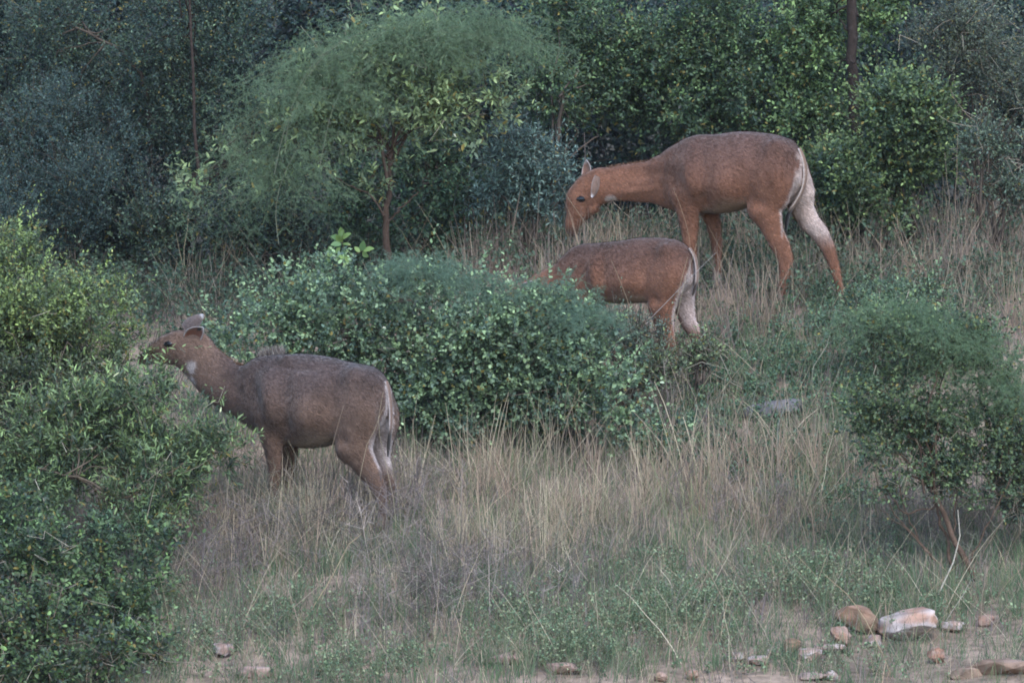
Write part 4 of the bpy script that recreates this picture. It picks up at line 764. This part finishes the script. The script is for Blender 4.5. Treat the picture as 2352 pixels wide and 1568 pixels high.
plant('small_leafy_bush', 'small yellowish leafy bush at the hind hooves of the calf', 'bush', at(1590, 860, 5.9), [ell(1600, 822, 6.1, 55, 34, .2), ell(1500, 850, 5.8, 70, 40, .2), ell(1650, 800, 6.2, 25, 22, .12)], 320, nl=9, ll=.03, lw=.017, sl=.1, c_old=(.06, .085, .045), c_new=(.17, .21, .075), stems=6, bare=40, singles=60)
plant('grey_weed', 'thin grey-green weedy bush against the calf belly', 'bush', at(1430, 850, 5.9), [ell(1420, 765, 6.0, 90, 45, .25), ell(1490, 790, 5.9, 50, 40, .25)], 380, nl=9, ll=.024, lw=.012, sl=.12, c_old=(.06, .085, .055), c_new=(.12, .16, .09), stems=8, bare=60)

# ------------------------------------------------------------------ rocks
def rock(label, ox, oy, rx, ry, col, col2=None, name='rock', seed=0, tilt=0, yaw=0, deep=.8, flat=1.0, bury=.05, grp='pinkish rocks at the foot of the slope'):
    rx *= 1.12; ry *= 1.35; p = on_ground(ox, oy+ry*.5); s = (p.y-CAMY)/F*4096/2352; r = random.Random(seed+int(ox*7+oy))
    bm = bmesh.new()
    for _ in range(26):
        v = Vector((r.gauss(0, 1), r.gauss(0, 1), r.gauss(0, 1))).normalized(); k = max(abs(v.x), abs(v.y), abs(v.z))**.55
        bm.verts.new((v.x/k*rx*s, v.y/k*rx*s*deep, v.z/k*ry*s))
    h = bmesh.ops.convex_hull(bm, input=bm.verts); bmesh.ops.delete(bm, geom=[q for q in h['geom_interior'] if isinstance(q, bmesh.types.BMVert)], context='VERTS')
    bmesh.ops.bevel(bm, geom=list(bm.edges), offset=.10*min(rx, ry)*s, segments=2, affect='EDGES', profile=.6, clamp_overlap=True)
    bmesh.ops.triangulate(bm, faces=[f for f in bm.faces if len(f.verts) > 4])
    bmesh.ops.subdivide_edges(bm, edges=[e for e in bm.edges if e.calc_length() > .35*ry*s], cuts=2, use_grid_fill=True)
    V = np.array([v.co for v in bm.verts]); n = fnoise(V, 9/ (rx*s), seed+1)*.06*ry*s+fnoise(V, 30/(rx*s), seed+2)*.03*ry*s
    for v, d in zip(bm.verts, n): v.co += v.co.normalized()*d
    me = bpy.data.meshes.new(name); bm.to_mesh(me); bm.free()
    me.polygons.foreach_set('use_smooth', np.ones(len(me.polygons), bool))
    V = np.array([v.co for v in me.vertices]); c2 = np.array(col2 or col); m = sst(-.3, .6, fnoise(V, 4/(rx*s), seed+4))[:, None]
    a = me.color_attributes.new('col', 'FLOAT_COLOR', 'POINT'); c = np.ones((len(V), 4), np.float32); c[:, :3] = 0.85*(np.array(col)*(1-m)+c2*m)*(1-.3*sst(0, 1, fnoise(V, 12/(rx*s), seed+7)))[:, None]; a.data.foreach_set('color', c.ravel())
    o = obj(name, me, M_ROCK); o.location = (p.x, p.y, p.z+ry*s*(1-bury*1.2)); o.rotation_euler = (0, R(tilt), R(yaw)); o['label'] = label; o['category'] = 'rock'; o['group'] = grp
PK, OR, PL, RD = (.40, .27, .22), (.36, .21, .145), (.50, .42, .39), (.26, .13, .09)
rock('tilted orange-brown slab rock leaning beside the big pale boulder', 1972, 1432, 52, 22, OR, (.3, .2, .14), tilt=28, seed=3)
rock('largest rock, pale whitish-pink with a reddish top', 2085, 1448, 62, 26, PL, (.42, .25, .18), tilt=-14, seed=5)
rock('rounded orange rock below the tilted slab', 1930, 1470, 22, 19, OR, PK, seed=8, bury=.2)
rock('small pinkish stone between the tilted slab and the big pale boulder', 2006, 1476, 17, 12, PK, PL, seed=9, bury=.2)
rock('flat pale pink stone left of the rounded orange rock', 1862, 1508, 26, 13, PK, PL, seed=12, bury=.25)
rock('brown rough stone behind the flat pale pink stone', 1818, 1490, 20, 14, (.2, .14, .09), OR, seed=13)
rock('pinkish stone next to a green grass tuft', 1776, 1503, 16, 10, PK, PL, seed=15)
rock('long whitish stone low in the grass under the pinkish stone', 1742, 1520, 24, 9, PL, PK, seed=16)
rock('grey half-buried stone beside the green grass tuft', 1690, 1512, 20, 8, (.33, .29, .27), PK, seed=17)
rock('thin grey-pink slab lying before the rounded orange rock', 1905, 1492, 36, 8, (.4, .33, .3), PK, seed=21)
rock('row-end pale stone on the path beyond the big boulder', 2190, 1442, 30, 9, PL, PK, seed=22)
rock('reddish stone on the path at the frame side of the boulder', 2265, 1430, 18, 11, (.38, .22, .16), PK, seed=23)
rock('reddish earthy rock at the bare bank below the leaning shrub', 2150, 1512, 18, 14, (.36, .2, .14), PK, seed=24)
rock('wide reddish ledge of the bare bank below the leaning shrub', 2300, 1525, 75, 20, (.34, .24, .19), (.27, .18, .13), seed=25, bury=.85)
rock('brown ledge in the bank beside the wide reddish ledge', 2225, 1540, 45, 14, (.27, .19, .14), (.33, .23, .17), seed=26, bury=.85)
rock('small round orange stone low on the bare soil', 1590, 1555, 14, 10, OR, PK, seed=31)
rock('small tan stone at the left of the round orange stone', 1518, 1558, 15, 9, (.36, .25, .18), PK, seed=32)
rock('whitish small stone on the bare soil under the flat pink stone', 1912, 1556, 14, 9, PL, PK, seed=33)
rock('dull pink stone flush with the bare soil', 1870, 1552, 34, 9, (.36, .27, .23), PK, seed=34, bury=.6)
rock('low reddish hump of rock beneath the dry stems', 1165, 1510, 45, 13, (.28, .17, .13), PK, seed=36, bury=.5)
rock('flat pinkish stone right of the reddish hump', 1292, 1535, 36, 11, PK, (.34, .24, .19), seed=37, bury=.4)
rock('pale block of stone standing alone in the weeds near the dark low shrub', 512, 1497, 24, 13, (.42, .36, .35), PK, seed=38, bury=.2)
rock('pink worn rock patch under the weeds near the lone block', 585, 1540, 40, 12, (.38, .28, .24), PK, seed=39, bury=.6)
rock('rusty stone peeping from the weeds below the dry grass', 1850, 1300, 16, 9, OR, PK, seed=41, bury=.3, grp='stones in the weeds')
rock('dark red pebble in the pale green herbs', 1630, 1417, 7, 6, RD, OR, seed=42, bury=.2, grp='stones in the weeds')
rock('long grey slab of stone lying in the green creepers', 1775, 942, 68, 16, (.15, .14, .148), (.20, .185, .19), name='flat_stone', tilt=-9, seed=51, bury=.4, deep=.5, grp='stones in the weeds')

# ------------------------------------------------------------------ grasses, weeds and litter
STRAW = [(.42, .33, .23), (.34, .27, .20), (.50, .41, .29), (.36, .26, .19), (.26, .21, .16), (.22, .23, .13)]
GREY = [(.22, .18, .17), (.17, .14, .135), (.28, .23, .205), (.13, .105, .10), (.16, .16, .12)]
GRN = [(.10, .16, .08), (.13, .19, .10), (.085, .135, .075), (.17, .21, .11)]
HERB = [(.14, .20, .11), (.20, .26, .14), (.10, .16, .09), (.26, .29, .16)]
# tall straw in the foreground band
x, y, z, ox, oy = visible_ground(9000, (1.0, 6.2))
d = (1-.9*bump(ox, oy, 1780, 1010, 130, 70))*np.maximum.reduce([bump(ox, oy, 900, 1240, 480, 90), 1.5*bump(ox, oy, 790, 1240, 230, 60), bump(ox, oy, 1350, 1200, 420, 110), bump(ox, oy, 1750, 1130, 300, 110), bump(ox, oy, 1580, 1080, 160, 90)*.8, bump(ox, oy, 1950, 1180, 120, 80)*.5])*np.clip(.55+.9*fnoise(np.stack([x, y, 0*x], 1), 3.2, 41), .06, 1.3)
k = rng.uniform(size=len(x)) < d*.46; P, i = tuft(x[k], y[k], z[k], 8, .035)
h = np.repeat(.18+.62*rng.beta(1.6, 1.6, k.sum())*(.55+.5*sst(1050, 1250, -oy[k]+2300)), np.bincount(i, minlength=k.sum()))*rng.uniform(.5, 1.15, len(P))
blades('dry_grass', 'tall straw-coloured dry grass standing in a band below the big shrub', P, h, np.abs(rng.normal(.28, .5, len(P))), mixcol(STRAW, len(P), i), .0022, .55, 4, headw=.0018)
# tall straw behind, round the reddish cow and on the right slope
x, y, z, ox, oy = visible_ground(9000, (6.0, 11))
d = np.maximum.reduce([bump(ox, oy, 1500, 700, 360, 110)*.9, bump(ox, oy, 1750, 690, 200, 90), bump(ox, oy, 2180, 560, 230, 150), bump(ox, oy, 1950, 600, 140, 80)*.8, bump(ox, oy, 2320, 730, 120, 120)*.8, bump(ox, oy, 1180, 570, 100, 60)*.8, bump(ox, oy, 440, 690, 60, 30)*.4])*np.clip(.55+.8*fnoise(np.stack([x, y, 0*x], 1), 3.5, 43), .06, 1.3)
k = rng.uniform(size=len(x)) < d*.36*(1-bump(ox, oy, 1930, 720, 90, 60)); P, i = tuft(x[k], y[k], z[k], 8, .05)
h = np.repeat(rng.uniform(.25, .62, k.sum()), np.bincount(i, minlength=k.sum()))*rng.uniform(.5, 1.15, len(P))
blades('dry_grass', 'dry pinkish grass around the legs of the reddish cow and over the right slope', P, h, np.abs(rng.normal(.15, .38, len(P))), mixcol([(.33, .24, .17), (.27, .20, .16), (.36, .29, .21), (.22, .17, .15)], len(P), i), .0018, .6, 4, headw=.0012)
x, y, z, ox, oy = visible_ground(15000, (-.6, 10)); d = .22+.75*np.maximum.reduce([bump(ox, oy, 1200, 1200, 900, 300), bump(ox, oy, 2000, 600, 500, 250), bump(ox, oy, 1900, 1200, 500, 250)])
k = (rng.uniform(size=len(x)) < d*.75); P, i = tuft(x[k], y[k], z[k], 7, .06)
blades('short_dry_grass', 'short mixed dry and green grass thinly covering the whole slope', P, rng.uniform(.06, .26, len(P)), np.abs(rng.normal(.35, .5, len(P))), mixcol(STRAW[2:]+GREY+GRN+GRN, len(P), i), .0018, .6, 3)
# grey-purple twiggy herbs below the straw
def herbs(name, label, xs_, ys_, hh, cs, nb=9, leafy=0, lc=None, wd=.0015, cat='weeds', sz=.012):
    n = len(xs_); zb = ground(xs_, ys_); b = np.stack([xs_, ys_, zb-.01], 1); top = b+np.stack([rng.normal(0, .25, n)*hh, rng.normal(0, .2, n)*hh, hh], 1)
    segs = [(b, top)]
    t = rng.uniform(.2, .95, (n, nb)); q = b[:, None]+(top-b)[:, None]*t[..., None]; dr = unit(np.stack([rng.normal(0, 1, (n, nb)), rng.normal(0, .7, (n, nb)), rng.uniform(.2, 1.1, (n, nb))], -1)); e = q+dr*(hh[:, None]*rng.uniform(.15, .45, (n, nb)))[..., None]
    segs.append((q.reshape(-1, 3), e.reshape(-1, 3))); t2 = rng.uniform(.3, 1, (n*nb, 2)); Q = q.reshape(-1, 3); E = e.reshape(-1, 3)
    q2 = Q[:, None]+(E-Q)[:, None]*t2[..., None]; e2 = q2+unit(rng.normal(size=q2.shape)+np.array([0, 0, .6]))*(np.repeat(hh, nb)[:, None]*rng.uniform(.08, .2, t2.shape))[..., None]; segs.append((q2.reshape(-1, 3), e2.reshape(-1, 3)))
    a = np.concatenate([s_[0] for s_ in segs]); c = np.concatenate([s_[1] for s_ in segs]); m = len(a); sd = unit(np.cross(c-a, rng.normal(size=(m, 3)))); ww = np.concatenate([np.full(n, wd*1.7), np.full(n*nb, wd), np.full(n*nb*2, wd*.7)])[:, None]
    V = np.stack([a-sd*ww, a+sd*ww, c+sd*ww*.5, c-sd*ww*.5], 1).reshape(-1, 3)
    pid = np.concatenate([np.arange(n), np.repeat(np.arange(n), nb), np.repeat(np.arange(n), nb*2)]); pc = np.clip(((fnoise(b, 2.2, 21)*.5+.5)*len(cs)+rng.normal(0, .9, n)).astype(int), 0, len(cs)-1)
    col = mixcol(cs, m, pc[pid])*np.exp(rng.normal(0, .25, n))[pid][:, None]; o = obj(name, mesh_np(name, V, np.arange(m*4).reshape(-1, 4), np.repeat(col, 4, 0)), M_DRY); o['kind'] = 'stuff'; o['label'] = label; o['category'] = cat
    if leafy:
        ends = np.concatenate([e.reshape(-1, 3), e2.reshape(-1, 3)]); ii = rng.integers(0, len(ends), int(len(ends)*leafy)); nn_ = len(ii)
        ax = unit(rng.normal(size=(nn_, 3))+np.array([0, -.2, .4])); up = np.array([0, -.35, 1.])+rng.normal(0, .5, ax.shape); s2 = unit(np.cross(up, ax)); k_ = rng.uniform(.6, 1.4, nn_)
        o2 = obj(name.split('_')[0]+'_leaves', leaves_mesh('herb_leaves', (ends[ii]+rng.normal(0, .008, (nn_, 3)), ax, s2, np.cross(ax, s2), sz*1.7*k_, sz*k_), mixcol(lc, nn_, var=.25), False), M_LEAF); o2.parent = o; o2['kind'] = 'stuff'
x, y, z, ox, oy = visible_ground(26000, (.3, 5.6))
d = np.maximum.reduce([bump(ox, oy, 560, 1330, 180, 170), bump(ox, oy, 850, 1380, 260, 110), bump(ox, oy, 1250, 1350, 330, 90)*.6, bump(ox, oy, 1650, 1270, 220, 90)*.5, bump(ox, oy, 820, 1220, 260, 80)*.5, bump(ox, oy, 2150, 1230, 160, 80)*.5, bump(ox, oy, 1600, 970, 100, 80)*.8])
k = rng.uniform(size=len(x)) < d*.30*np.clip(.5+.8*fnoise(np.stack([x, y, 0*x], 1), 2.5, 31), 0.05, 1.2)
herbs('twiggy_weeds', 'grey-purple leafless twiggy weeds tangled below the straw band', x[k], y[k], rng.uniform(.14, .5, k.sum()), GREY, 10)
x, y, z, ox, oy = visible_ground(34000, (-.7, 4.2))
d = np.maximum.reduce([bump(ox, oy, 1700, 1400, 330, 90), bump(ox, oy, 1350, 1450, 280, 80)*.8, bump(ox, oy, 1100, 1430, 220, 70)*.7, bump(ox, oy, 480, 1470, 220, 90)*.9, bump(ox, oy, 1950, 1260, 160, 80)*.6, bump(ox, oy, 750, 1500, 300, 80)*.7, bump(ox, oy, 1950, 1480, 400, 90)*.7, bump(ox, oy, 150, 1540, 250, 60)*.8])
k = rng.uniform(size=len(x)) < (1-.92*bump(ox, oy, 1950, 1490, 330, 70))*d*.28*np.clip(.6+.8*fnoise(np.stack([x, y, 0*x], 1), 3, 33), 0.1, 1.3)
herbs('pale_herbs', 'pale green small-leaved herbs carpeting the foot of the slope', x[k], y[k], rng.uniform(.07, .22, k.sum()), [(.16, .17, .10), (.22, .19, .13)], 7, 1.3, HERB, .0013, 'herbs', .012)
# short green grass
x, y, z, ox, oy = visible_ground(26000, (-.8, 7.5))
d = np.maximum.reduce([bump(ox, oy, 2080, 1390, 220, 60), bump(ox, oy, 1300, 1525, 220, 35)*.9, bump(ox, oy, 2000, 1520, 350, 40)*.55, bump(ox, oy, 1750, 1510, 60, 45), bump(ox, oy, 700, 1540, 500, 60)*.45, bump(ox, oy, 150, 1550, 300, 60)*.35, bump(ox, oy, 1600, 1330, 500, 110)*.35, bump(ox, oy, 950, 1340, 500, 130)*.35, bump(ox, oy, 2250, 1300, 200, 120)*.7, bump(ox, oy, 200, 1450, 260, 110)*.5, bump(ox, oy, 1850, 900, 200, 160)*.5])
k = rng.uniform(size=len(x)) < (1-.6*bump(ox, oy, 1950, 1490, 330, 70))*d*.35; P, i = tuft(x[k], y[k], z[k], 9, .03)
h = rng.uniform(.05, .16, len(P))*(1+.5*np.repeat(rng.uniform(0, 1, k.sum()), np.bincount(i, minlength=k.sum())))
blades('green_grass', 'short green grass in tufts among the rocks and under the leaning shrub', P, h, np.abs(rng.normal(.3, .35, len(P))), mixcol(GRN+[(.2, .19, .13), (.16, .17, .11)], len(P), i), .0022, .7, 3, mat=M_LEAF)
# creepers on the open patch of slope
x, y, z, ox, oy = visible_ground(34000, (2.5, 9.5))
d = np.maximum.reduce([bump(ox, oy, 1800, 920, 240, 160), bump(ox, oy, 1980, 780, 200, 130), bump(ox, oy, 1900, 1080, 160, 110)*.8, bump(ox, oy, 1720, 800, 120, 90), bump(ox, oy, 1850, 700, 150, 50)*.8, bump(ox, oy, 2150, 680, 200, 90)*.6, bump(ox, oy, 1600, 1040, 120, 60)*.7, bump(ox, oy, 1450, 850, 260, 70)*.6])
k = rng.uniform(size=len(x)) < d*.34
herbs('green_creepers', 'leafy green creepers covering the open slope round the grey stone slab', x[k], y[k], rng.uniform(.05, .15, k.sum()), [(.14, .13, .09), (.2, .16, .12)], 7, 1.6, [(.085, .15, .085), (.12, .19, .10), (.09, .165, .11), (.17, .23, .11)], .0013, 'creepers', .014)
# undergrowth at the foot of the thicket
x, y, z, ox, oy = visible_ground(8000, (7.5, 11.5))
k = rng.uniform(size=len(x)) < .2
herbs('thicket_weeds', 'dim green weeds at the foot of the thicket', x[k], y[k], rng.uniform(.12, .36, k.sum()), [(.12, .10, .075), (.09, .075, .055)], 8, 1.2, [(.06, .095, .055), (.09, .13, .07), (.07, .115, .075)], .0016, 'weeds', .02)
# dead litter stalks lying about
x, y, z, ox, oy = visible_ground(3400, (0, 10)); k = (rng.uniform(size=len(x)) < .42) & (ox > 350); P = np.stack([x, y, z+.02], 1)[k]
blades('grass_litter', 'long loose dry stalks leaning every way through the grass', P, rng.uniform(.3, .8, len(P)), rng.uniform(.5, 1.25, len(P)), mixcol([(.42, .33, .22), (.5, .42, .31), (.34, .26, .19)], len(P)), .0017, .35, 5)

# single stalks that stand out
STK = [([(1020, 840), (960, 700)], 0), ]
def stalk(label, pts, Y, r=.0022, col=(.46, .38, .26)):
    P = np.array(O(pts, Y)); b = P[0].copy(); gz = float(ground(b[0], b[1]))
    if P[0][2] > gz-.01: b = np.array((P[0][0], P[0][1], gz-.02)); P = np.vstack([b, P])
    t = np.linspace(0, 1, len(P)); tt = np.linspace(0, 1, 10); Q = np.stack([np.interp(tt, t, P[:, k]) for k in range(3)], -1); Q[1:-1] += rng.normal(0, .003, (8, 3))
    V, Fq = tubes([(Q-b, np.linspace(r, r*.45, 10))], 5); o = obj('grass_stalk', mesh_np('grass_stalk', V, Fq, np.tile(col, (len(V), 1)), True), M_DRY); o.location = b
    o['label'] = label; o['category'] = 'stalk'; o['group'] = 'single dry stalks'
stalk('pale stalk slanting up across the flank of the calf', [(1440, 810), (1480, 745), (1560, 665), (1645, 580)], 6.0, .0032, (.42, .38, .35))
stalk('curved dry stalk before the shoulder of the calf', [(1465, 770), (1452, 720), (1430, 660), (1405, 600)], 6.0, .0024, (.40, .30, .2))
stalk('upright pair stalk along the thigh of the calf', [(1545, 800), (1555, 720), (1575, 640), (1600, 560)], 6.0, .002)
stalk('second upright stalk along the thigh of the calf', [(1535, 810), (1548, 720), (1562, 650), (1580, 590)], 6.0, .002)
stalk('long arching stalk across the side of the reddish cow', [(1595, 720), (1590, 600), (1580, 520), (1545, 430)], 7.2, .0018, (.42, .3, .2))
stalk('straight stalk rising behind the ear of the reddish cow', [(1345, 560), (1345, 440), (1342, 305)], 8.8, .0030, (.33, .27, .25))
stalk('stalk slanting past the muzzle of the reddish cow', [(1400, 600), (1350, 520), (1290, 430)], 7.6, .0018)
stalk('long golden stalk bent over the pink rocks', [(2065, 1600), (2040, 1530), (2000, 1440), (1950, 1370), (1895, 1320)], .2, .0042, (.44, .34, .22))
stalk('pale upright stalk in front of the belly of the browsing cow', [(735, 1190), (745, 1080), (770, 1000), (790, 930)], 2.9, .0022, (.42, .31, .22))
stalk('leaning straw across the belly of the browsing cow', [(820, 1150), (835, 1040), (870, 960), (885, 930)], 2.9, .0018)
stalk('straw crossing the hind leg of the browsing cow', [(910, 1180), (885, 1060), (868, 970), (880, 900)], 2.9, .002)
stalk('upright stalk beside the rump of the browsing cow', [(950, 1140), (945, 1000), (960, 900)], 3.4, .0019)
stalk('slanting thick straw in the lower tangle of weeds', [(700, 1420), (760, 1330), (800, 1250), (830, 1225)], 1.3, .0036, (.5, .38, .24))
stalk('lower thick straw in line with the slanting straw', [(590, 1470), (640, 1420), (690, 1380), (760, 1320)], 1.1, .0034, (.42, .34, .26))
stalk('grey stalk leaning low across the middle weeds', [(960, 1420), (1050, 1350), (1140, 1310), (1160, 1305)], 1.5, .003, (.4, .33, .27))
stalk('white thin stem rising in front of the stone slab', [(1790, 1060), (1785, 985), (1800, 940)], 4.6, .0026, (.5, .47, .42))
stalk('curved white stem left of the stone slab', [(1705, 1030), (1720, 970), (1735, 900)], 4.9, .0022, (.48, .45, .4))
stalk('bent pale reed at the edge of the round-leaved shrub', [(1650, 1080), (1610, 960), (1600, 920), (1570, 860)], 4.4, .0028, (.4, .32, .25))
stalk('thin upright stalk at the foot of the bare bank', [(2255, 1600), (2260, 1500), (2270, 1400)], .3, .002, (.3, .25, .2))
stalk('leaning pale stick crossing in front of the leaning shrub base', [(2165, 1440), (2215, 1360), (2230, 1330)], 1.2, .0028, (.5, .44, .38))
stalk('reddish dry reed standing in the pale clump on the right slope', [(2190, 560), (2195, 440), (2200, 310)], 8.7, .003, (.34, .26, .2))
stalk('paler dry reed standing in the clump on the right slope', [(2175, 560), (2180, 450), (2170, 350)], 8.7, .0026, (.36, .29, .22))

# ------------------------------------------------------------------ thin haze box over the slope, added to lift the shadows
bm = bmesh.new(); bmesh.ops.create_cube(bm, size=1); me = bpy.data.meshes.new('haze'); bm.to_mesh(me); bm.free()
hz = obj('haze', me); hz.scale = (126, 150, 24); hz.location = (0, -2, 8); hz['kind'] = 'stuff'; hz['label'] = 'thin haze added over the slope to lift the shadows'; hz['category'] = 'haze'
m = bpy.data.materials.new('haze'); m.use_nodes = True; n = m.node_tree.nodes; n.remove(n['Principled BSDF'])
pv = n.new('ShaderNodeVolumePrincipled'); pv.inputs['Color'].default_value = (.86, .88, .95, 1); pv.inputs['Density'].default_value = .00015
m.node_tree.links.new(pv.outputs[0], n['Material Output'].inputs['Volume']); me.materials.append(m)
